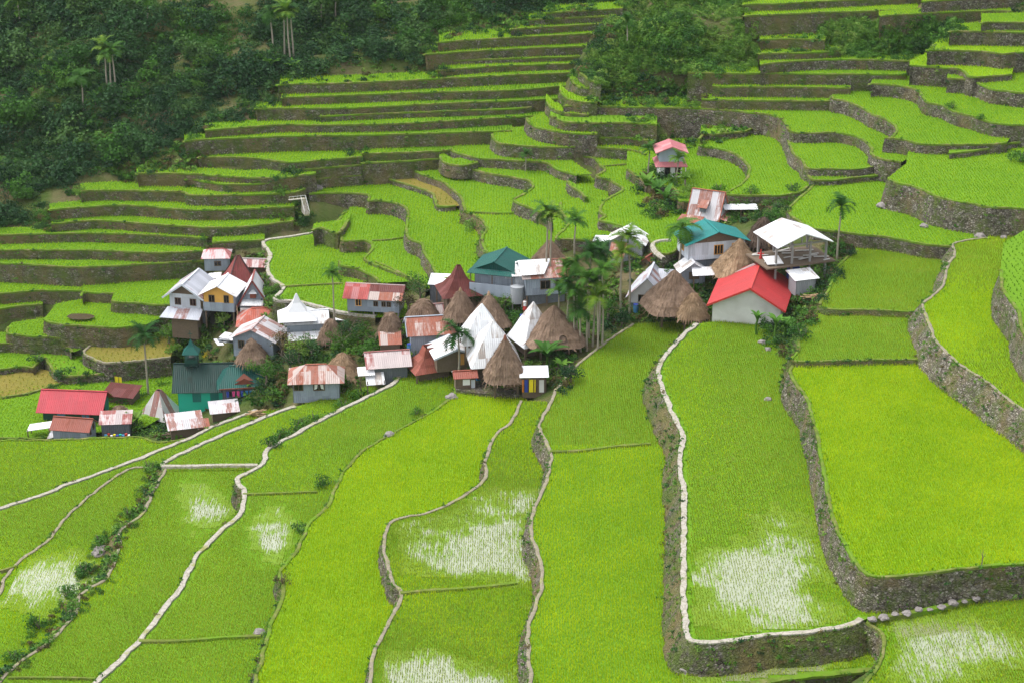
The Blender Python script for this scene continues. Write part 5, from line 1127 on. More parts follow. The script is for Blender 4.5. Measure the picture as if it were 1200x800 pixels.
# centre
r = house(580, 346, 'green_roof_house', 'blue grey house with a dark green two tier roof behind leafy trees', yaw=-16, w=4.7, l=4.3, h=2.1, rise=1.0, oh=.5, wall=SHEET_B, roof=R_GREEN, gable=R_GREEN, z=.6, stilt=.9, lower=SHEET_D)
part_roof(r, [(-2.9, -1.3, 2.85), (2.7, -1.3, 2.85), (2.5, -.5, 3.15), (-2.7, -.5, 3.15)], R_GREEN, 'skirt_roof'); posts(r, [(-2.5, -1.1), (2.3, -1.1), (0, -1.1)], -.6, 2.85, .1)
m = MB(); m.box(-2.6, 2.4, -1.25, -1.15, .3, 1.7); m.build('balcony', SHEET_B, r)
r = house(641, 357, 'long_white_house', 'wide house with patched white and rusty roofs left of the palms', yaw=10, w=4.8, l=4.4, h=2.2, rise=1.0, axis='x', oh=.45, wall=SHEET_B, roof=(R_RUST, R_WHITE), split='x', z=.3, stilt=1.2, lower=SHEET_D, wins=[('f', -.2, .7, 1.0, .9), ('f', 1.4, .7, .8, .9)])
part_roof(r, [(-2.95, -.3, 3.72), (-.4, -.3, 3.74), (.8, 2.15, 4.62), (-2.95, 2.15, 4.62)], R_WHITE, 'roof_sheets', .04)
house(616, 349, 'white_roof_annex', 'grey cube annex with a flat white roof beside the patched roofs', 'house', yaw=4, w=2.5, l=3.2, h=2.6, rise=.35, slope=1, oh=.3, wall=SHEET_G, roof=R_WHITE, z=.9, stilt=.0)
house(601, 352, 'white_lean_to', 'narrow lean-to with a pale roof against the annex wall', 'shed', yaw=-5, w=1.2, l=1.6, h=2.7, rise=.5, slope=1, oh=.25, wall=SHEET_B, roof=R_WHITEO, z=.4, group='sheds of the village')
r = empty('water_tank', unp(606, 356, .3), 0); tag(r, 'round grey sheet water tank under the annex roof', 'tank'); m = MB(); m.tube([(0,0,.2),(0,0,2.1)], [.75,.75], 20); m.build('tank_body', SHEET_G, r); posts(r, [(-.5,-.4),(.5,-.4),(-.5,.5),(.5,.5)], -.8, .2, .12, CONC_D); m = MB(); m.tube([(0,0,2.1),(0,0,2.3)], [.78,.1], 20); m.build('lid', SHEET_G, r)
hut(644, 320, 'brown thatched hut peeking over the patched white roofs', 2.0, 3.0, 1.0, TH_BROWN, 20, .4, z=1.2, seed=8)
pyramid(538, 352, 'dark red rusty pyramid roof at the back of the village', 2.35, 3.0, 1.2, R_DRED, 14, z=-.3, flare=.55, tip=.22, spike=False)
house(514, 352, 'grey_box_shed', 'small grey box shed with a flat white roof left of the dark red pyramid', 'shed', yaw=-6, w=2.0, l=2.4, h=1.9, rise=.3, slope=1, oh=.2, wall=SHEET_D, roof=R_WHITEO, z=-1.4, group='sheds of the village')
hut(540, 378, 'greyish conical thatched hut with a pale tip in the village centre', 1.8, 3.0, .8, TH_BROWN, 0, .15, z=-1.2, cap=TH_TAN, seed=9, bulge=.22)
hut(573, 384, 'brown thatched hut right of the conical pale tipped one', 2.05, 3.2, .7, TH_BROWN, 15, .3, z=-1.0, cap=TH_TAN, seed=10, bulge=.12)
hut(496, 377, 'low brown thatched hut behind the striped rusty roof', 1.75, 2.1, .7, TH_BROWN, 0, .3, z=-2.4, seed=11, bulge=.3)
hut(458, 396, 'rounded dark thatched hut in front of the red roofed stilt house', 1.35, 2.4, .7, TH_BROWN, 0, .1, z=-3.4, seed=12, bulge=.42)
house(507, 379, 'striped_roof_house', 'low house with red and white striped roof sheets behind the striped rusty roof', yaw=12, w=3.4, l=2.2, h=1.0, rise=.8, axis='x', oh=.3, wall=SHEET_B, roof=R_PINK, z=-2.6)
r = house(507, 411, 'rust_striped_house', 'blue grey house with a rust and white striped roof in the village centre', yaw=9, w=4.7, l=3.5, h=2.2, rise=1.15, axis='x', oh=.45, wall=SHEET_B, roof=(R_RUST, R_GALVR), z=-3.8, wins=[('l', 0, .7, .6, 1.0)], fascia=SHEET_B)
part_roof(r, [(1.5, -1.1, 1.7), (2.7, -1.1, 1.7), (2.7, -.1, 2.0), (1.5, -.1, 2.0)], R_RUST)
house(458, 414, 'pink_rust_shed', 'little shed with a pinkish rusty roof left of the rust striped house', 'shed', yaw=6, w=2.1, l=1.7, h=1.1, rise=.6, slope=1, oh=.2, wall=WOOD, roof=R_RUST, z=-4.0, group='sheds of the village')
r = house(438, 380, 'red_roof_stilt_house', 'long grey stilt house with a two part red rusty roof above the bushes', yaw=-8, w=6.0, l=3.0, h=1.75, rise=.95, axis='x', oh=.4, stilt=1.5, wall=SHEET_B, roof=R_RUST, z=-3.4, postmat=CONC_D, wins=[('f', -1.7, .7, .55, .75, dict(frame=WOOD_O)), ('f', .3, .75, .4, .5), ('f', 1.2, .75, .35, .5), ('f', 1.8, .75, .35, .5)])
part_roof(r, [(-3.45, -.5, 3.13), (-.55, -.5, 3.13), (-.55, 1.5, 4.36), (-3.45, 1.5, 4.36)], m_metal('roof_pinkred', (.48,.17,.17), rust=(.36,.07,.06), amt=.5, panel=.3), 'roof_sheets', .04); part_roof(r, [(-.5, .6, 3.75), (3.45, .6, 3.75), (3.45, 1.5, 4.36), (-.5, 1.5, 4.36)], R_DRED, 'roof_sheets', .04)
r = house(360, 396, 'white_pyramid_house', 'house whose white roof rises to a sharp point below the white path', yaw=8, w=4.4, l=3.2, h=1.9, rise=.75, axis='x', oh=.4, hip=.0, wall=SHEET_B, roof=R_WHITE, z=-5.0)
m = MB(); lv = [(1.0, 0), (.5, .75), (.2, 1.7), (.04, 2.7)]
for (a, za), (b, zb) in zip(lv, lv[1:]):
    for c0, c1 in (((-1,-1),(1,-1)),((1,-1),(1,1)),((1,1),(-1,1)),((-1,1),(-1,-1))): m.slab([(c0[0]*2.2*a, c0[1]*1.9*a, za), (c1[0]*2.2*a, c1[1]*1.9*a, za), (c1[0]*2.2*b, c1[1]*1.9*b, zb), (c0[0]*2.2*b, c0[1]*1.9*b, zb)], .04)
m.build('peak_roof', R_WHITE, r, (-1.0, 1.0, 2.35)); part_roof(r, [(-2.2, -1.8, .45), (2.4, -1.7, .5), (2.4, -.3, .95), (-2.2, -.3, .9)], R_WHITE); posts(r, [(-2.1,-1.6),(2.3,-1.5)], -.8, .45, .1)
hut(388, 402, 'dark shaggy thatched hut beside the sharp pointed white roof', 1.35, 2.6, .4, TH_BROWN, 0, .3, z=-4.9, seed=13, bulge=.3)
r = empty('flat_white_roof', unp(406, 383, -3.9), R(-4)); tag(r, 'flat white sheet roof with a blue bundle left of the red roofed stilt house', 'shelter'); part_roof(r, [(-1.5, 0, .8), (1.5, 0, .8), (1.5, 1.9, 1.1), (-1.5, 1.9, 1.1)], R_WHITE, 'roof'); posts(r, [(-1.3,.1),(1.3,.1),(1.3,1.8),(-1.3,1.8)], -.7, .8, .1); m = MB(); m.tube([(.5,.3,1.0),(1.3,.4,1.02)], [.16,.16], 7); m.build('blue_bundle', BLUE_P, r)
house(309, 391, 'rust_hip_house', 'low house with a wide rust red hipped roof left of the sharp pointed white roof', yaw=5, w=5.4, l=4.0, h=1.3, rise=1.1, axis='x', oh=.5, hip=1.8, wall=SHEET_G, roof=m_metal('roof_redrust', (.55,.33,.30), rust=(.40,.075,.04), amt=.85, panel=.3), z=-7.0)
r = house(297, 413, 'grey_rust_house', 'grey gable house with a striped rusty tin roof and thatch leaning on it', yaw=-13, w=4.8, l=3.6, h=1.7, rise=1.15, oh=.5, wall=SHEET_B, roof=R_GALVR, z=-6.4, wins=[('f', -1.4, .5, .6, .8)])
hut(296, 421, 'rough brown thatch heap leaning on the grey gable house', 1.65, 2.5, .1, TH_BROWN, 0, .2, z=-6.6, seed=14, bulge=.05, body=False)
r = house(371, 465, 'rust_hip_house', 'blue grey house with a hipped orange rust roof and white curtained window', yaw=4, w=5.0, l=3.5, h=2.0, rise=1.0, axis='x', oh=.55, hip=1.9, wall=SHEET_B, roof=R_RUST, z=-6.6, wins=[('f', .3, .85, 1.1, .65, dict(curtain=WHITE_P)), ('f', -1.9, .9, .9, .7, dict(pane=GLASS))])
hut(402, 441, 'wide brown thatched hut right behind the hipped orange rust roof', 2.2, 2.6, .3, TH_TAN, 0, .3, z=-6.8, seed=15, bulge=.15)
r = house(456, 444, 'pale_rust_house', 'low dark walled house with pinkish white roof sheets and white awnings', yaw=10, w=4.0, l=3.2, h=1.7, rise=.85, axis='x', oh=.5, wall=SHEET_D, roof=R_PINK, z=-5.0)
part_roof(r, [(-3.4, -.9, 1.0), (-1.6, -.9, 1.0), (-1.6, .4, 1.5), (-3.4, .4, 1.5)], R_WHITE); part_roof(r, [(-2.6, -1.7, .2), (-.6, -1.7, .2), (-.6, -.2, 1.0), (-2.6, -.2, 1.0)], R_WHITE); posts(r, [(-3.2,-.7),(-2.5,-1.6),(-.7,-1.6)], -.8, .6, .1)
pyramid(504, 431, 'brown red rusty steep roof beside the green field', 2.1, 2.3, .3, R_BRRED, 22, z=-4.2, flare=.3, tip=.55, spike=False, sx=1.15)
house(520, 425, 'orange_rust_shed', 'tiny shed with an orange rust roof behind the brown red steep roof', 'shed', yaw=-10, w=1.5, l=1.4, h=.9, rise=.5, slope=1, oh=.2, wall=WOOD, roof=R_RUST, z=-3.8, group='sheds of the village')
pyramid(578, 427, 'tallest white pyramid roof, front one of a close pair', 2.75, 4.2, .8, R_WHITE, 9, z=-1.9, flare=.03, tip=.06, spike=False)
pyramid(565, 405, 'white pyramid roof just behind the tallest white one', 2.3, 3.8, 1.0, R_WHITE, 9, z=-1.0, flare=.03, tip=.06, spike=False)
r = house(535, 428, 'white_gable_house', 'wooden house under a low white gable roof left of the white pyramids', yaw=14, w=4.2, l=3.4, h=1.2, rise=.75, oh=.45, wall=WOOD, roof=R_WHITE, z=-3.0, gable=WOOD, fascia=SHEET_W, doors=[('f', .5, .7, 1.3, WOOD_O)])
pyramid(625, 402, 'slender white pyramid roof left of the big thatched hut', 2.15, 4.2, .5, R_WHITE, 26, z=-.7, flare=.04, tip=.06, spike=False)
hut(649, 405, 'big brown thatched hut with a dark opening under the palms', 3.0, 3.7, .9, TH_BROWN, 10, .4, z=-.6, opening=(-1.4, .75, .4), seed=16, bulge=.08)
r = hut(592, 452, 'tall shaggy thatched hut on posts with a red tip at the field edge', 2.05, 4.2, 1.15, TH_BROWN, 6, .5, z=-2.5, cap=BROWN_P, seed=17, bulge=.1)
m = MB()
for x, z_ in ((.35, 2.9), (.15, 2.5)): m.box(x - .1, x + .1, -1.05 + (z_ - 2.5)*.45, -.85, z_, z_ + .16)
m.build('white_patch', WHITE_P, r)
# sheds at the edge of the field
r = house(546, 457.5, 'rusty_outhouse', 'wooden hut with a rusty roof at the corner of the bright strip', 'shed', yaw=8, w=2.1, l=1.6, h=1.5, rise=.35, axis='x', oh=.25, wall=WOOD, roof=(R_BRRED, R_WHITEO), split='x', z=-3.2, group='sheds of the village', wins=[('f', .05, .65, .75, .65, dict(pane=WHITE_P, bars=0))], doors=[('f', .75, .4, 1.2, SHEET_W)])
r = house(626, 459.5, 'laundry_shed', 'wooden shed with hung blue and yellow cloths and a pale roof', 'shed', yaw=2, w=2.5, l=1.7, h=1.75, rise=.3, slope=1, oh=.25, wall=WOOD, roof=R_WHITEO, z=-2.4, group='sheds of the village', doors=[('f', .75, .5, 1.4, WHITE_P)])
for x, ww, mt, nm in ((-1.15, .16, ORANGE_P, 'orange_post'), (-.82, .34, NAVY_P, 'blue_cloth'), (-.3, .42, YELLOW_P, 'yellow_cloth'), (.08, .14, YELLOW_P, 'yellow_cloth')):
    m = MB()
    for k in range(4): m.face([(x - ww/2 + ww*k/4, -.10 - .05*(k % 2), 1.5), (x - ww/2 + ww*(k+1)/4, -.10 - .05*((k+1) % 2), 1.5), (x - ww/2 + ww*(k+1)/4, -.10 - .05*((k+1) % 2), .1), (x - ww/2 + ww*k/4, -.10 - .05*(k % 2), .1)])
    m.build(nm, mt, r)
# left side
z0 = -12.0; ch = house(246, 478, 'village_church', 'turquoise church with a dark green roof and small open bell tower', 'church', yaw=2, w=7.0, l=4.4, h=2.6, rise=1.9, axis='x', oh=.6, wall=TEAL_P, roof=R_DGREEN, z=z0, group=None,
   wins=[('f', -1.4, .9, .8, 1.2, dict(frame=TEALD_P, pane=TEALD_P)), ('f', .6, .9, .8, 1.2, dict(frame=TEALD_P, pane=TEALD_P))])
if 'group' in ch: del ch['group']
tw = MB(); tw.box(-.75, .75, -.75, .75, 0, .35); tower = tw.build('bell_tower', R_DGREEN, ch, (-2.0, 2.2, 4.55))
posts(tower, [(x, y) for x in (-.62, .62) for y in (-.62, .62)], .35, 1.5, .14, DGREEN_P)
m = MB(); m.box(-.72,.72,-.72,.72,.35,.75); m.build('rail', DGREEN_P, tower)
m = MB()
for c0, c1 in (((-1,-1),(1,-1)),((1,-1),(1,1)),((1,1),(-1,1)),((-1,1),(-1,-1))): m.slab([(c0[0]*.95,c0[1]*.95,1.45),(c1[0]*.95,c1[1]*.95,1.45),(c1[0]*.35,c1[1]*.35,2.2),(c0[0]*.35,c0[1]*.35,2.2)], .04); m.slab([(c0[0]*.35,c0[1]*.35,2.2),(c1[0]*.35,c1[1]*.35,2.2),(c1[0]*.03,c1[1]*.03,3.0),(c0[0]*.03,c0[1]*.03,3.0)], .04)
m.build('spire', R_GREEN, tower); m = MB(); m.bar((0,0,2.9),(0,0,4.0),.06); m.bar((-.25,0,3.65),(.25,0,3.65),.06); m.build('cross', DGREEN_P, tower)
m = MB(); m.tube([(0,0,.85),(0,0,1.1),(0,0,1.3)], [.3,.22,.08], 10); m.build('bell', CONC_D, tower)
r = house(288, 477, 'green_roof_house', 'grey boarded house with a green hipped roof and laundry, right of the church', yaw=8, w=5.0, l=3.8, h=2.1, rise=1.35, axis='x', oh=.6, hip=1.5, wall=SHEET_D, roof=R_GREEN, stilt=.8, z=-11.4, lower=WOOD)
m = MB(); roof_face(m, [(-1.0, -.2, 3.35), (1.0, -.2, 3.35), (0, .4, 4.0)]); m.face([(-1.2,-.5,3.05),(1.2,-.5,3.05),(0,-.5,3.75)]); m.build('gablet', BROWN_P, r); m = MB(); m.bar((-2.8,-.62,2.62),(2.8,-.62,2.62),.08,.14); m.build('fascia', BROWN_P, r)
ln = empty('clothes_line', Vector(r.location), r.rotation_euler.z); tag(ln, 'line of bright washing under the green hipped eave right of the church', 'clothes line')
m = MB(); m.bar((-2.3,-.5,2.3),(2.2,-.5,2.3),.03); m.build('rope', WOOD, ln)
for k, (x, mt, hh) in enumerate(((-1.9, NAVY_P, .7), (-1.6, BLACK, .6), (-1.25, MAG_P, .65), (-.75, MAG_P, .8), (-.3, NAVY_P, .7), (.2, BLUE_P, .75), (.65, BLUE_P, .6), (1.05, WHITE_P, .85), (1.6, NAVY_P, .7), (1.95, BLUE_P, .6))):
    m = MB(); a = .16
    for q in range(3): m.face([(x-a+2*a*q/3, -.52-.03*(q%2), 2.3), (x-a+2*a*(q+1)/3, -.52-.03*((q+1)%2), 2.3), (x-a*.8+1.6*a*(q+1)/3, -.53-.04*((q+1)%2), 2.3-hh), (x-a*.8+1.6*a*q/3, -.53-.04*(q%2), 2.3-hh)])
    m.build('garment', mt, ln)
r = house(84, 497, 'crimson_roof_house', 'dark green house with a long crimson roof at far left', yaw=-5, w=6.4, l=3.8, h=1.9, rise=1.35, axis='x', oh=.6, wall=DGREEN_P, roof=R_CRIM, z=-12.9, stilt=.0, gable=TEALD_P, wins=[('f', -1.1, .6, .85, .8, dict(frame=TEALD_P, pane=BLUE_P)), ('f', 1.7, .6, .85, .8, dict(frame=BROWN_P, pane=BLUE_P)), ('r', 0, .7, .6, .9, dict(frame=DGREEN_P))])
m = MB(); sheet_wall(m, (3.23, 0), (3.23, 3.8), -.5, 1.9); m.build('side_panel', TEALD_P, r)
r = house(83, 513.5, 'brown_roof_shack', 'blue grey shack with a rusty brown roof in front of the crimson roofed house', 'shed', yaw=-9, w=4.0, l=2.4, h=1.1, rise=.8, axis='x', oh=.3, wall=SHEET_B, roof=R_BRRED, z=-12.3, group='sheds of the village', wins=[('r', -.5, .35, .35, .6), ('r', .5, .6, .35, .6)])
r = empty('white_tarp_shelter', unp(45, 511, -12.4), R(10)); tag(r, 'small shelter with a sagging white tarp left of the rusty brown roof', 'shelter'); part_roof(r, [(-1.2, 0, .75), (1.3, 0, .95), (1.6, 1.4, 1.15), (-.9, 1.4, .95)], R_WHITE, 'tarp'); posts(r, [(-1.1,.1),(1.2,.1),(1.4,1.3),(-.8,1.3)], -.5, .8, .12); part_roof(r, [(.9, -.6, -.1), (2.4, -.6, .1), (2.4, .5, .9), (1.6, .5, .8)], R_WHITE, 'ground_sheet')
r = house(139, 476, 'dark_brown_shed', 'shed with a dark brown tin roof between crimson roof and rusty tent hut', 'shed', yaw=-14, w=3.4, l=2.2, h=1.3, rise=.4, slope=1, oh=.3, wall=WOOD, roof=R_DRED, z=-12.9, group='sheds of the village')
hut(141, 494, 'low brown thatch dome under the dark brown tin roof', 1.5, 1.7, .3, TH_BROWN, 0, .1, z=-12.8, seed=18, bulge=.35, body=False)
r = house(136, 508, 'pink_tin_shack', 'grey shack with a faded pink tin roof above scattered bright clutter', 'shed', yaw=5, w=3.1, l=1.8, h=1.25, rise=.55, slope=1, oh=.25, wall=SHEET_D, roof=R_PINK, z=-12.6, group='sheds of the village')
for k in range(9):
    m = MB(); m.box(-.14,.14,-.12,.12,0,random.uniform(.15,.3)); o = m.build('plastic_tub', [BLUE_P, RED_P, WHITE_P, YELLOW_P, NAVY_P, TEAL_P][k % 6], None, unp(124 + k*3.4, 511.5 - (k % 2)*1.5, -12.5)); o.rotation_euler.z = k; tag(o, 'small bright plastic tub in the clutter before the pink tin shack', 'tub', 'plastic tubs before the shack')
pyramid(188, 484, 'tent shaped hut clad in rust and white striped sheets', 1.9, 2.9, .0, m_metal('sheet_rust_striped', (.62,.60,.58), rust=(.22,.06,.04), amt=.55, panel=.4), -25, z=-12.8, flare=.05, tip=.25, spike=False)
r = house(219, 513, 'plank_shack', 'grey plank shack with a rust striped tin roof by the path', 'shed', yaw=16, w=3.3, l=2.4, h=1.25, rise=.55, slope=1, oh=.35, wall=WOOD, roof=R_GALVR, z=-11.9, group='sheds of the village'); part_roof(r, [(1.2, -.3, 1.0), (2.6, -.2, 1.1), (2.6, 1.2, 1.6), (1.2, 1.2, 1.6)], R_RUST)
house(264, 491, 'tin_shack', 'low tin shack with patched rusty sheets in front of the church', 'shed', yaw=14, w=2.7, l=1.7, h=.9, rise=.45, slope=1, oh=.3, wall=WOOD, roof=R_GALVR, z=-11.3, group='sheds of the village')
r = house(219, 384, 'pale_two_storey_house', 'pale two storey house with a mauve tin roof at the upper left of the village', yaw=-12, w=3.9, l=4.4, h=2.1, rise=1.35, oh=.65, stilt=2.2, wall=SHEET_W, roof=R_GALV, lower=SHEET_W, z=-8.2, gable=WOOD, fascia=SHEET_W, wins=[('f', -.9, .75, .65, .75), ('f', 1.0, .75, .65, .75)])
part_roof(r, [(-2.6, -1.9, 1.85), (2.4, -1.9, 1.85), (2.2, -.1, 2.6), (-2.2, -.1, 2.6)], R_GALV, 'porch_roof'); m = MB(); sheet_wall(m, (-1.3, -1.4), (2.0, -1.4), -.8, 1.85); sheet_wall(m, (2.0, -1.4), (2.0, .2), -.8, 1.9); m.build('porch_wall', WOOD, r)
r = house(258, 380, 'yellow_wall_house', 'house with orange yellow board walls and a white roof on stilts', yaw=-9, w=3.7, l=3.7, h=2.1, rise=.95, oh=.5, stilt=1.8, wall=m_plain('yellow_board', (.66,.36,.08), .7, .15, 1.5), roof=R_WHITE, z=-7.2, base=(BLACK, -.39), wins=[('f', -.85, 1.0, .6, .8), ('f', .95, 1.0, .5, .85)])
m = MB(); sheet_wall(m, (-1.9, -.06), (1.9, -.06), 1.65, 2.75); sheet_wall(m, (1.9, -.06), (1.9, 3.75), 1.65, 3.8); m.build('lower_panel', SHEET_B, r)
m = MB(); m.box(-1.6, 1.5, 1.2, 3.0, -.5, 1.7); m.build('underfloor_shade', BLACK, r)  # near-black box, painted in for the shade between the stilts
for a, b in (((2.1,.2,2.4),(2.6,-.9,-.3)),((2.5,-.9,-.3),(.9,-.9,-1.0)),((2.7,.3,2.0),(2.8,-.8,-.6))): m = MB(); m.bar(a, b, .12); m.build('brace', WOOD_L, r)
pyramid(281, 338, 'red brown pyramid roof behind the yellow walled house', 1.8, 2.9, 1.3, m_metal('roof_winered', (.27,.06,.055), rust=(.18,.06,.05), amt=.4, panel=.2), 18, z=-5.2, flare=.1, tip=.22, spike=False, trim=m_plain('dark_trim', (.06,.03,.03), .8, .2, 3))
r = house(298, 370, 'a_frame_house', 'bluish white A-frame house with maroon edges and a small dormer', yaw=2, w=3.1, l=3.0, h=1.5, rise=2.6, oh=.4, wall=SHEET_B, roof=R_WHITEO, z=-6.4, fascia=m_plain('maroon_trim', (.19,.05,.045), .7, .15, 3), stilt=.4, lower=SHEET_D)
part_roof(r, [(-1.5, -1.2, 1.75), (1.2, -1.2, 1.7), (1.2, .0, 2.0), (-1.3, .0, 2.1)], R_WHITE); m = MB(); m.box(-1.5, -.05, -.95, -.85, .1, 1.35); m.box(.05, 1.4, -.95, -.85, .1, 1.35); m.build('white_panel', WHITE_P, r); m = MB(); m.box(-1.55, 1.45, -.85, .0, -.8, 1.7); m.build('front_room', SHEET_D, r); m = MB(); m.box(-.35,.35,-.4,.1,2.35,2.95); d = m.build('dormer', BROWN_P, r); m = MB(); roof_face(m, [(-.5,-.5,2.95),(.5,-.5,2.95),(.0,.2,3.4)]); m.build('dormer_roof', R_WHITEO, d)
house(254, 322, 'blue_box_house', 'blue grey box house with a mottled red and white roof at upper left', yaw=3, w=2.9, l=2.8, h=1.75, rise=.55, axis='x', oh=.35, hip=.9, wall=SHEET_B, roof=m_metal('roof_mottled', (.66,.55,.55), rust=(.36,.06,.06), amt=.6, panel=.35), z=-4.8, wins=[('f', .2, .7, .7, .5)], stilt=.5)
house(299, 324, 'maroon_roof_shed', 'low shed with maroon and grey roof sheets behind the A-frame house', 'shed', yaw=-4, w=3.6, l=2.0, h=1.3, rise=.55, axis='x', oh=.25, wall=WOOD, roof=(R_PINK, R_DRED), split='x', z=-4.4, group='sheds of the village')
r = empty('lean_shelter', unp(251, 335, -5.3), R(8)); tag(r, 'little shelter with a white sheet roof between box house and white roof', 'shelter'); part_roof(r, [(-.9, 0, .9), (.9, 0, 1.0), (1.0, 1.4, 1.25), (-.6, 1.4, 1.15)], R_WHITE, 'roof'); posts(r, [(-.8,.1),(.8,.1),(.8,1.3),(-.6,1.3)], -.6, .95, .1); m = MB(); m.box(-.8,.8,.5,.6,-.6,.6); m.build('back_board', WOOD, r)
r = empty('scrap_pile', unp(262, 402, -8.0), 0); tag(r, 'heap of white scrap sheets below the yellow walled house', 'scrap heap')
for k in range(9): 
    m = MB(); a = random.uniform(0, 3.1); c, s_ = math.cos(a), math.sin(a); L1, w1 = random.uniform(.5, 1.1), random.uniform(.25, .5); x, y, z_ = random.uniform(-.8,.8), random.uniform(-.3,.9), .1 + k*.07; m.slab([(x-c*L1+s_*w1, y-s_*L1-c*w1, z_), (x+c*L1+s_*w1, y+s_*L1-c*w1, z_+.1), (x+c*L1-s_*w1, y+s_*L1+c*w1, z_+.16), (x-c*L1-s_*w1, y-s_*L1+c*w1, z_+.1)], .04); m.build('scrap_sheet', R_WHITEO if k % 3 else SHEET_D, r)
# stone platform below the tall shaggy hut
P = [unp(x, y, -2.9) for x, y in ((534,456),(560,460),(600,463),(622,462),(645,460),(650,450),(600,440),(540,444))]
m = MB(); m.face(P, None); lo = [Vector((p.x, p.y, p.z - 1.6)) for p in P]
for i in range(len(P)): j = (i+1) % len(P); m.face([P[i], lo[i], lo[j], P[j]])
o = m.build('stone_platform', ST_MID); tag(o, 'low rubble platform under the tall shaggy hut and field edge sheds', 'stone platform', kind='thing')
# stairs with white rails near the top left of the fan
st = empty('stone_stairs', unp(360, 251, -.4), R(20)); st.scale = (.52, .52, .52); tag(st, 'little footbridge and stairs with white rails left of the fan', 'stairs')
m = MB()
for k in range(11): m.box(-.55, .55, k*.32, k*.32 + .34, -.5, k*.28)
m.build('step', PATH_W, st)
for sx in (-.6, .6): m = MB(); m.bar((sx, 0, .7), (sx, 3.5, 3.7), .07); [m.bar((sx, k*.8 + .1, k*.7), (sx, k*.8 + .1, k*.7 + .85), .06) for k in range(5)]; m.build('handrail', WHITE_P, st)
m = MB(); m.box(-3.6, .5, 3.5, 4.3, 2.75, 2.9); m.build('bridge_deck', PATH_W, st); m = MB(); m.bar((-3.6, 3.5, 3.7), (.5, 3.5, 3.7), .07); [m.bar((-3.5 + k, 3.5, 2.9), (-3.5 + k, 3.5, 3.7), .06) for k in range(5)]; m.build('bridge_rail', WHITE_P, st)
# a yellow flag of cloth on a pole in the meadow
fl = empty('yellow_flag', unp(140, 462, -13.2), 0); tag(fl, 'bright yellow cloth flag on a thin pole behind the crimson roof', 'flag')
m = MB(); m.bar((0,0,-.3),(0,0,2.3),.05); m.build('pole', WOOD, fl); m = MB()
for k in range(4): m.face([(-.4+.2*k, .08*(k%2), 2.3-.03*k), (-.2+.2*k, .08*((k+1)%2), 2.27-.03*k), (-.2+.2*k, .08*((k+1)%2), 1.2-.06*k), (-.4+.2*k, .08*(k%2), 1.26-.06*k)])
m.build('cloth', YELLOW_P, fl)
# the pond
P = [unp(x, y, -7.55) for x, y in smooth_px([(78,371),(84,374),(96,374.5),(106,373.5),(111,370.5),(104,368),(93,367.5),(83,368),(78,371)], 4)][:-1]
m = MB(); m.face(P[::-1]); o = m.build('water', MATS['pond_water']); tag(o, kind='structure')
# a person by the long house
from mathutils import Euler
def person(p, yaw, top, skirt):
    root = empty('person', p, yaw); tag(root, 'person in a white top and red skirt standing below the patched roof house', 'person')
    def skin(name, pts, edges, rad, mat, par=None):
        me = bpy.data.meshes.new(name); me.from_pydata(pts, edges, []); o = link(name, me, mat, par or root)
        o.modifiers.new('skin', 'SKIN'); me.skin_vertices.new() if not me.skin_vertices else None
        for v, r_ in zip(me.skin_vertices[0].data, rad): v.radius = (r_, r_)
        me.skin_vertices[0].data[0].use_root = True; sb = o.modifiers.new('sub', 'SUBSURF'); sb.levels = sb.render_levels = 1; return o
    b = skin('body', [(0,0,.86),(0,0,1.12),(0,0,1.36),(0,0,1.46),(0,-.02,1.54),(0,-.02,1.66),(.19,0,1.33),(.26,-.02,1.08),(.22,-.14,.9),(.21,-.2,.82),(-.19,0,1.33),(-.27,0,1.08),(-.27,-.04,.84),(-.27,-.06,.75),(.1,0,.84),(.1,-.02,.48),(.1,.02,.08),(.1,-.1,.03),(-.1,0,.84),(-.1,.02,.48),(-.1,.04,.08),(-.1,-.08,.03)],
         [(0,1),(1,2),(2,3),(3,4),(4,5),(2,6),(6,7),(7,8),(8,9),(2,10),(10,11),(11,12),(12,13),(0,14),(14,15),(15,16),(16,17),(0,18),(18,19),(19,20),(20,21)],
         [.12,.11,.12,.06,.095,.08,.055,.042,.033,.03,.055,.042,.033,.03,.085,.06,.042,.035,.085,.06,.042,.035], SKIN)
    m = MB(); m.tube([(0,0,.84),(0,0,1.1),(0,0,1.38),(0,0,1.43)], [.17,.165,.19,.09], 12); m.build('blouse', top, b)
    m = MB(); m.tube([(0,0,.42),(0,0,.7),(0,0,.9)], [.24,.2,.16], 12); m.build('skirt', skirt, b)
    m = MB(); m.tube([(0,.02,1.5),(0,.02,1.62),(0,.01,1.74),(0,0,1.77)], [.07,.115,.09,.02], 10); m.build('hair', HAIR, b)
person(unp(615, 367, .25), R(10), WHITE_P, RED_P)
# ------------------------------------------------------------------ palms, bananas, trees and shrubs one by one
CL = [(655,404,6.0),(664,408,7.2),(672,410,6.4),(680,412,4.6),(688,411,8.0),(695,406,7.2),(700,409,5.6),(706,404,8.2),(676,398,8.8),(690,396,9.8),(702,394,9.4),(666,398,8.0)]
CLL = ['leftmost of the palm cluster at the path, lower and leaning','second palm from the left in the dense cluster by the path','stout pale palm in the front left of the cluster','short palm at the very front of the cluster','front palm with the brightest trunk in the cluster',
       'palm right of the brightest trunk in the cluster','shortest palm on the right side of the cluster','rightmost palm trunk of the dense cluster','tall palm behind the left half of the cluster','tallest palm in the middle of the cluster','tall palm behind the right half of the cluster','rear palm at the left of the cluster']
for i, ((x, y, h), lb) in enumerate(zip(CL, CLL)): palm(x, y, lb, h*.95, random.uniform(.9, 1.12), random.uniform(-.04, .04), i, 'palms of the dense cluster')
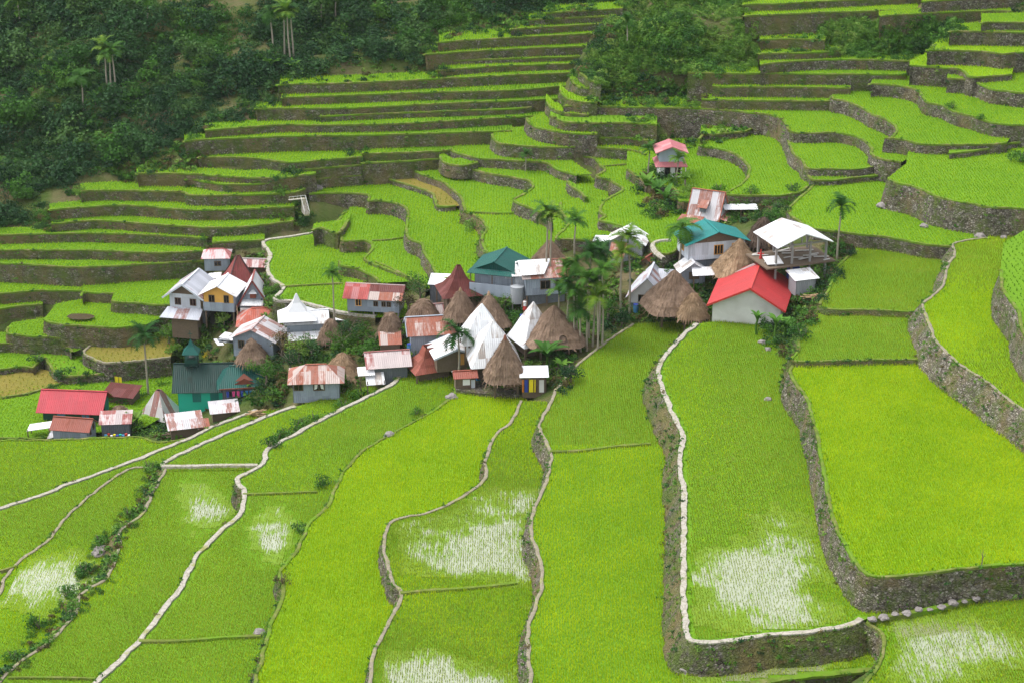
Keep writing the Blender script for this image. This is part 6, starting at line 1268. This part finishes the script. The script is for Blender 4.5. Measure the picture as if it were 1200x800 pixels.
for i, (x, y, h, s, lb) in enumerate([(738,368,8.2,1.3,'palm with a bent trunk right of the cluster by the grey gable house'),(727,372,6.8,1.2,'bushy palm between the cluster and the grey gable house'),(640,348,9.6,1.2,'very tall thin palm rising over the patched white roofs'),(645,350,9.0,1.1,'second thin palm beside the very tall one over the patched roofs'),
      (673,300,3.6,1.0,'lone palm with drooping fronds above the cluster'),(393,388,6.4,.8,'slender palm left of the red roofed stilt house'),(981,308,6.0,1.15,'lone slender palm at the right end of the open pavilion'),(796,318,4.6,1.35,'palm with shaggy fronds left of the teal roofed house'),
      (760,204,2.6,.9,'thin palm just left of the pink roofed tower house'),(793,214,2.6,.9,'small palm in front of the pink roofed tower house'),(735,52,2.6,1.0,'small palm on the bushy knoll'),(616,212,3.2,.75,'small palm on a wall in the green fan'),(538,433,3.6,1.35,'dark spreading palm before the white gable roof'),(296,416,1.8,.8,'young palm growing before the thatch heap')]):
    palm(x, y, lb, h, s, .05 if i == 0 else random.uniform(-.03, .03), i + 1, p=unp(x, y, -3.0) if x == 538 else None)
for i, (x, y, h, lb) in enumerate([(126,104,4.9,'leftmost tall palm in the left forest clump'),(131,107,4.5,'second palm in the left forest clump'),(136,108,5.2,'brightest trunk in the left forest clump'),(320,62,5.4,'leftmost tall palm of the forest clump by the scree'),(334,68,5.9,'twin trunked palm in the forest clump by the scree'),
     (340,74,6.6,'tallest pale palm of the forest clump by the scree'),(344,71,6.2,'rightmost palm of the forest clump by the scree'),(174,28,2.9,'single palm high in the forest near the top edge'),(98,128,4,'short pale palm low in the left forest'),(377,32,3.4,'palm trunk near the top edge, left of two'),(394,30,3.4,'palm trunk near the top edge, right of two'),(24,30,3,'palm near the upper left corner')]):
    palm(x, y, lb, h, 1.25, random.uniform(-.05, .05), i, 'palms in the forest')
dp = palm(174, 462, 'tall dying palm with a ragged pale crown behind the crimson roof', 6.4, 1.45, 0, 2, None, mat=m_leaf('pale_frond', (.20,.27,.04), (.38,.42,.09)), name='ragged_palm')
for i, (x, y, h, s, lb, mt) in enumerate([(641,429,1.1,1.8,'bright banana plant in front of the big thatched hut',BANANA),(908,398,1.7,1.0,'bright banana plant at the corner of the red roofed house',BANANA),(886,392,1.6,.8,'thin banana plant before the grey concrete wall',BANANA),(920,396,1.2,.9,'low banana plant at the right end of the concrete wall',BANANA),
     (160,506,1.4,1.3,'leafy banana plant left of the rusty tent hut',BANANA),(112,124,1.0,1.1,'banana plant at the foot of the left forest palms',PALM),(145,126,1.0,1.1,'second banana plant at the foot of the left forest palms',PALM),(318,86,1.0,1.2,'banana plant at the foot of the scree palms',PALM),(345,88,1.0,1.2,'second banana plant at the foot of the scree palms',PALM),
     (770,232,.7,1.35,'pale banana plant in the thicket below the pink tower house',BANANA),(757,226,.8,1.35,'left banana plant in the thicket below the pink tower house',PALM),(780,240,.6,1.3,'right banana plant in the thicket below the pink tower house',PALM),(803,218,.8,1.1,'dark banana plant right of the pink tower house',PALM),(658,440,.9,.9,'banana plant beside the shed with blue and yellow cloths',BANANA)]):
    banana(x, y, lb, h, s, i, mt, z=-1.2 if x == 641 else None)
for i, (x, y, h, r_, k, lb) in enumerate([(492,362,4.6,1.9,'m','tall leafy tree right of the red roofed stilt house'),(478,372,3.2,1.3,'b','thin brownish tree beside the red roofed stilt house'),(210,412,3.8,1.8,'m','spreading tree behind the church roof'),(330,420,3.6,1.7,'b','twiggy tree left of the wide brown thatched hut'),(312,452,3.2,1.5,'m','tree between the church and the hipped rust roof'),
     (350,425,3.0,1.4,'l','light green tree before the sharp pointed white roof'),(365,420,2.6,1.3,'d','dark round tree before the sharp pointed white roof'),(262,384,2.0,.9,'l','round bright bush tree under the yellow walled house'),(712,378,3.4,1.6,'m','leafy tree with yellow fruit right of the palm cluster'),(728,384,2.2,1.1,'d','dark tree at the top end of the path'),
     (560,362,2.8,1.5,'d','bushy tree in front of the green two tier roof'),(590,366,2.6,1.4,'m','second bushy tree in front of the green two tier roof'),(410,398,2.4,1.3,'d','dark tree under the red roofed stilt house'),(400,410,2.2,1.4,'l','light bush tree in the middle of the village'),(198,402,2.6,1.3,'l','pale leafy tree left of the church bell tower'),(340,440,3.2,1.5,'d','dark tree left of the wide brown thatched hut'),(305,438,2.6,1.2,'l','light tree above the green hipped roof'),(432,424,2.4,1.2,'m','tree left of the pinkish white roof sheets'),(474,398,2.2,1.1,'l','light leafy tree beside the little pinkish shed'),(604,388,2.2,1.1,'m','tree between white pyramids in the village centre'),(700,306,2.6,1.2,'d','dark tree under the low white gable roof'),(238,398,2.2,1.0,'m','small tree below the pale two storey house'),(318,352,2.0,1.0,'l','light tree by the white path below the A-frame house'),(552,446,1.6,.9,'m','leafy tree behind the rusty outhouse'),(955,332,1.8,1.1,'m','leafy tree at the right foot of the pavilion'),(668,446,1.8,1.1,'d','dark leafy tree behind the shed with hung cloths')]):
    tree(x, y, lb, h, r_, k, i + 3)
SH = [(376,568,.95,'m','round scraggly shrub alone on the bank left of the brightest strip'),(349,621,.8,'m','second shrub down the bank of the brightest strip'),(330,683,.8,'b','third shrub down the bank of the brightest strip, dry and brown'),(316,524,1.0,'m','first shrub in the row by the white path end'),(325,517,1.05,'m','second shrub in the row by the white path end'),(335,511,1.05,'m','third shrub in the row by the white path end'),(346,505,1.15,'m','fourth shrub in the row by the white path end'),(357,500,1.1,'m','fifth shrub in the row by the white path end'),
  (369,494,1.1,'m','sixth shrub of the row, nearest the hipped rust roof'),(452,452,1.5,'l','big pale bush at the edge below the pinkish roof'),(424,467,1.2,'m','bush left of the big pale one below the pinkish roof'),(402,477,1.0,'m','low bush below the wide brown thatched hut'),(488,486,.7,'m','thin bush on the bank above the brightest strip'),
  (120,640,1.2,'m','shrub hiding a rock on the far left bank'),(176,552,1.1,'m','shrub at the top of the far left bank'),(170,580,1.0,'m','second shrub down the far left bank'),(152,606,1.0,'l','third shrub down the far left bank'),(98,672,1.1,'m','shrub below the rock on the far left bank'),(78,700,1.1,'m','dark shrub low on the far left bank'),(46,736,1.1,'m','lowest but one shrub on the far left bank'),(16,772,1.0,'m','lowest shrub in the bottom left corner'),
  (940,396,1.2,'m','bush right of the concrete wall at the bank'),(930,408,1.0,'d','dark bush low on the bank right of the concrete wall'),(925,380,1.0,'l','light bush behind the banana plants'),(986,290,.9,'m','bush at the foot of the lone palm near the pavilion'),(995,300,.8,'d','dark bush right of the lone palm near the pavilion'),(842,224,.9,'m','bush on the wall above the rusty steep house'),(880,228,.9,'m','low bush along the wall above the thin plank roof'),(930,224,.9,'d','round dark bush at the corner path above the pavilion'),
  (1122,240,.8,'m','tuft on top of the broad high wall at right'),(1074,222,.6,'m','small tuft on the left part of the broad high wall'),(1030,140,1.0,'b','brown bush on the bending wall at right'),(1042,156,1.2,'b','lower brown bush on the bending wall at right'),(1116,128,.8,'m','shrub on the curving upper right wall'),(1150,140,.7,'m','second shrub on the curving upper right wall'),(672,214,.8,'m','shrub on the stub of wall in the green fan'),
  (386,276,1.0,'b','left brown bush above the path rimmed plot'),(396,284,.9,'b','right brown bush above the path rimmed plot'),(428,292,1.1,'s','grey green bush on the dark wall above the stilt house'),(550,268,1.2,'l','leafy mound at the tall overgrown wall in the fan'),(570,308,1.0,'m','bush at the top of the wall by the green two tier roof'),(725,186,1.0,'l','bright low bush on the plot left of the tower house'),
  (60,458,.8,'m','bush on the sloping meadow behind the crimson roof'),(44,424,1.0,'d','bush on the corner wall by the brown plots'),(1196,190,1.6,'l','bright bush at the right edge'),(244,418,.9,'y','yellow flowering bush right of the bell tower'),(722,366,.5,'y','yellow fruit patch in the leafy tree'),(745,306,.8,'d','dark bush below the white path stub'),(606,372,.9,'d','bush behind the slender white pyramid'),(900,262,1.1,'m','bush behind the dark narrow thatched hut'),(910,246,1.0,'d','dark bush behind the pavilion roof'),(985,75,1.4,'d','dark bush on the upper right slope'),(700,100,.9,'b','dry bush at the tip of the spur'),(560,440,.9,'m','bush between the white gable roof and the rusty outhouse'),(655,432,1.2,'m','bush beside the shed with hung cloths')]
for i, (x, y, r_, k, lb) in enumerate(SH): shrub(x, y, lb, r_, k, i)
# stones
def boulder(px, py, label, r=.5, seed=0, flat=.6, group='boulders', z=None):
    p = hit_ground(px, py) if z is None else unp(px, py, z); bm = bmesh.new(); bmesh.ops.create_icosphere(bm, subdivisions=3, radius=r)
    for v in bm.verts:
        n = mnoise.noise(v.co * (1.3 / r) + Vector((seed*3.1, 0, 0))) + .4 * mnoise.noise(v.co * (3.5 / r) + Vector((seed, 5, 0))); v.co *= 1 + .38 * n; v.co.z *= flat
    me = bpy.data.meshes.new('boulder'); bm.to_mesh(me); bm.free(); o = link('boulder', me, ROCK, None, (p.x, p.y, p.z + r*.15)); o.rotation_euler.z = seed; tag(o, label, 'boulder', group)
for i, (x, y, r_, lb) in enumerate([(1036,243,.8,'big grey boulder at the left end of the broad high wall'),(1083,266,.5,'boulder embedded low in the broad high wall'),(1148,278,.6,'wide boulder at the foot of the broad high wall'),(1176,279,.4,'round boulder right of the wide one at the wall foot'),(118,648,.9,'dark rock among shrubs on the far left bank'),(1028,678,.6,'pale flat stone on the corner of the bright plot'),
   (456,510,.5,'flat stone on the bank of the brightest strip'),(529,466,.6,'pale stone at the head of the brightest strip'),(304,742,.5,'grey stone at the bottom left bund'),(370,222,.8,'dark boulder above the footbridge'),(893,402,.42,'rubble stone below the banana plants'),(900,410,.35,'second rubble stone below the banana plants'),(1012,727,.5,'white stone where the two walls meet'),(1116,424,.5,'capstone on the high curving wall at right'),(900,468,.35,'rock jutting from the wall left of the bright plot'),(804,785,.6,'stone at the foot of the corner below the white path')]): boulder(x, y, lb, r_, i)
for i, (x, y, lb) in enumerate([(612,378,'blue drum beside the slender white pyramid'),(480,412,'blue drum left of the rust striped house wall'),(745,366,'blue drum by the grey gable house'),(560,452,'blue drum between outhouse and tall shaggy hut')]):
    p = hit_ground(x, y); d = empty('water_drum', p, 0); tag(d, lb, 'drum', 'blue water drums'); m = MB(); m.tube([(0,0,0),(0,0,.3),(0,0,.32),(0,0,.6),(0,0,.62),(0,0,.9)], [.28,.28,.3,.3,.28,.27], 14); m.build('drum_body', BLUE_P, d); m = MB(); m.tube([(0,0,.9),(0,0,.94)], [.29,.29], 14); m.build('rim', NAVY_P, d)
for i, (x, y, lb) in enumerate([(795,372,'heap of split firewood and old boards before the broad brown hut'),(600,456,'plank heap on the rubble platform'),(236,402,'leaning poles below the pale two storey house'),(300,488,'long planks lying on the bank beside the green hipped roof'),(205,512,'tangle of poles left of the grey plank shack'),(955,352,'rotten boards under the open pavilion'),(660,436,'pile of boards behind the shed with hung cloths')]):
    p = hit_ground(x, y); m = MB(); rg = np.random.default_rng(i)
    for k in range(16): a = rg.normal(.2, .35); L1 = rg.uniform(.5, 1.1); x0, y0, z0_ = rg.uniform(-.6, .6), rg.uniform(-.3, .4), .05 + .035*k; m.bar((x0 - L1*math.cos(a), y0 - L1*math.sin(a), z0_), (x0 + L1*math.cos(a), y0 + L1*math.sin(a), z0_ + rg.uniform(-.05, .15)), rg.uniform(.06, .14), .06)
    o = m.build('wood_pile', WOOD_L if i % 2 else WOOD, None, p); tag(o, lb, 'wood pile', 'wood heaps in the village')
for k in range(13):
    x = 1022 + k * 13.5; y = 727 - (x - 1018) * .2 - max(0, x - 1110) * .06
    boulder(x, y + random.uniform(-1.5, 1.5), 'pale flat stone in the row along the low bank under the bright plot', random.uniform(.22, .4), k + 30, .5, 'stones along the low bank', z=2.72)
t = empty('bare_sapling', hit_ground(1150, 664), 0); tag(t, 'thin bare sapling on the front edge of the bright plot', 'sapling'); m = MB(); m.tube([(0,0,0),(.03,0,.7),(0,0,1.5)], [.05,.04,.015], 5); m.tube([(.02,0,.7),(.25,0,1.2)], [.025,.01], 4); m.tube([(.02,0,.9),(-.2,.05,1.4)], [.02,.01], 4); m.build('trunk', BARK, t)
# ------------------------------------------------------------------ daylight
w = bpy.data.worlds.new('World'); scene.world = w; w.use_nodes = True; nt = w.node_tree; nt.nodes.clear()
sk = nt.nodes.new('ShaderNodeTexSky'); sk.sky_type = 'NISHITA'; sk.sun_disc = False
SUN_EL, SUN_AZ = R(62), R(-75)      # azimuth from +Y, clockwise
sk.sun_elevation = SUN_EL; sk.sun_rotation = SUN_AZ; sk.air_density = 1.0; sk.dust_density = 5.0; sk.ozone_density = 1.0; sk.altitude = 900
bg = nt.nodes.new('ShaderNodeBackground'); bg.inputs['Strength'].default_value = .15
wo = nt.nodes.new('ShaderNodeOutputWorld'); hs = nt.nodes.new('ShaderNodeHueSaturation'); hs.inputs['Saturation'].default_value = .22; nt.links.new(sk.outputs[0], hs.inputs['Color']); nt.links.new(hs.outputs[0], bg.inputs[0]); nt.links.new(bg.outputs[0], wo.inputs[0])
sd = bpy.data.lights.new('sun', 'SUN'); so = bpy.data.objects.new('sun', sd); COL.objects.link(so)
sd.energy = .85; sd.angle = R(40); sd.color = (1, .96, .9)
dirv = Vector((math.sin(SUN_AZ) * math.cos(SUN_EL), math.cos(SUN_AZ) * math.cos(SUN_EL), math.sin(SUN_EL)))
so.rotation_euler = (-dirv).to_track_quat('-Z', 'Y').to_euler(); so.location = dirv * 300
vs = scene.view_settings; scene.display_settings.display_device = 'sRGB'; vs.view_transform = 'Standard'; vs.look = 'None'; vs.gamma = 1; vs.use_curve_mapping = False; vs.exposure = 1.5
scene.cycles.use_denoising = True
try: scene.cycles.denoiser = 'OPENIMAGEDENOISE'; scene.cycles.denoising_input_passes = 'RGB_ALBEDO_NORMAL'
except Exception: pass
scene.cycles.max_bounces = 6; scene.cycles.diffuse_bounces = 3; scene.cycles.glossy_bounces = 3; scene.cycles.transmission_bounces = 3; scene.cycles.transparent_max_bounces = 4
scene.cycles.use_adaptive_sampling = True; scene.cycles.adaptive_threshold = .015
scene.cycles.sample_clamp_indirect = 4

# ------------------------------------------------------------------ thin valley haze
m = MB(); m.box(-3400, 3400, -1700, 3200, float(Z.min()) - 1, float(max(Z.max(), 160)) + 6); hz = m.mesh('haze', merge=True)
hm = bpy.data.materials.new('haze'); hm.use_nodes = True; ht = hm.node_tree; ht.nodes.clear(); ho = ht.nodes.new('ShaderNodeOutputMaterial'); pv_ = ht.nodes.new('ShaderNodeVolumePrincipled')
pv_.inputs['Color'].default_value = (.88, .93, 1, 1); pv_.inputs['Density'].default_value = .00005; pv_.inputs['Anisotropy'].default_value = .2; ht.links.new(pv_.outputs[0], ho.inputs['Volume'])
tag(link('haze', hz, hm), kind='stuff'); scene.cycles.volume_bounces = 1
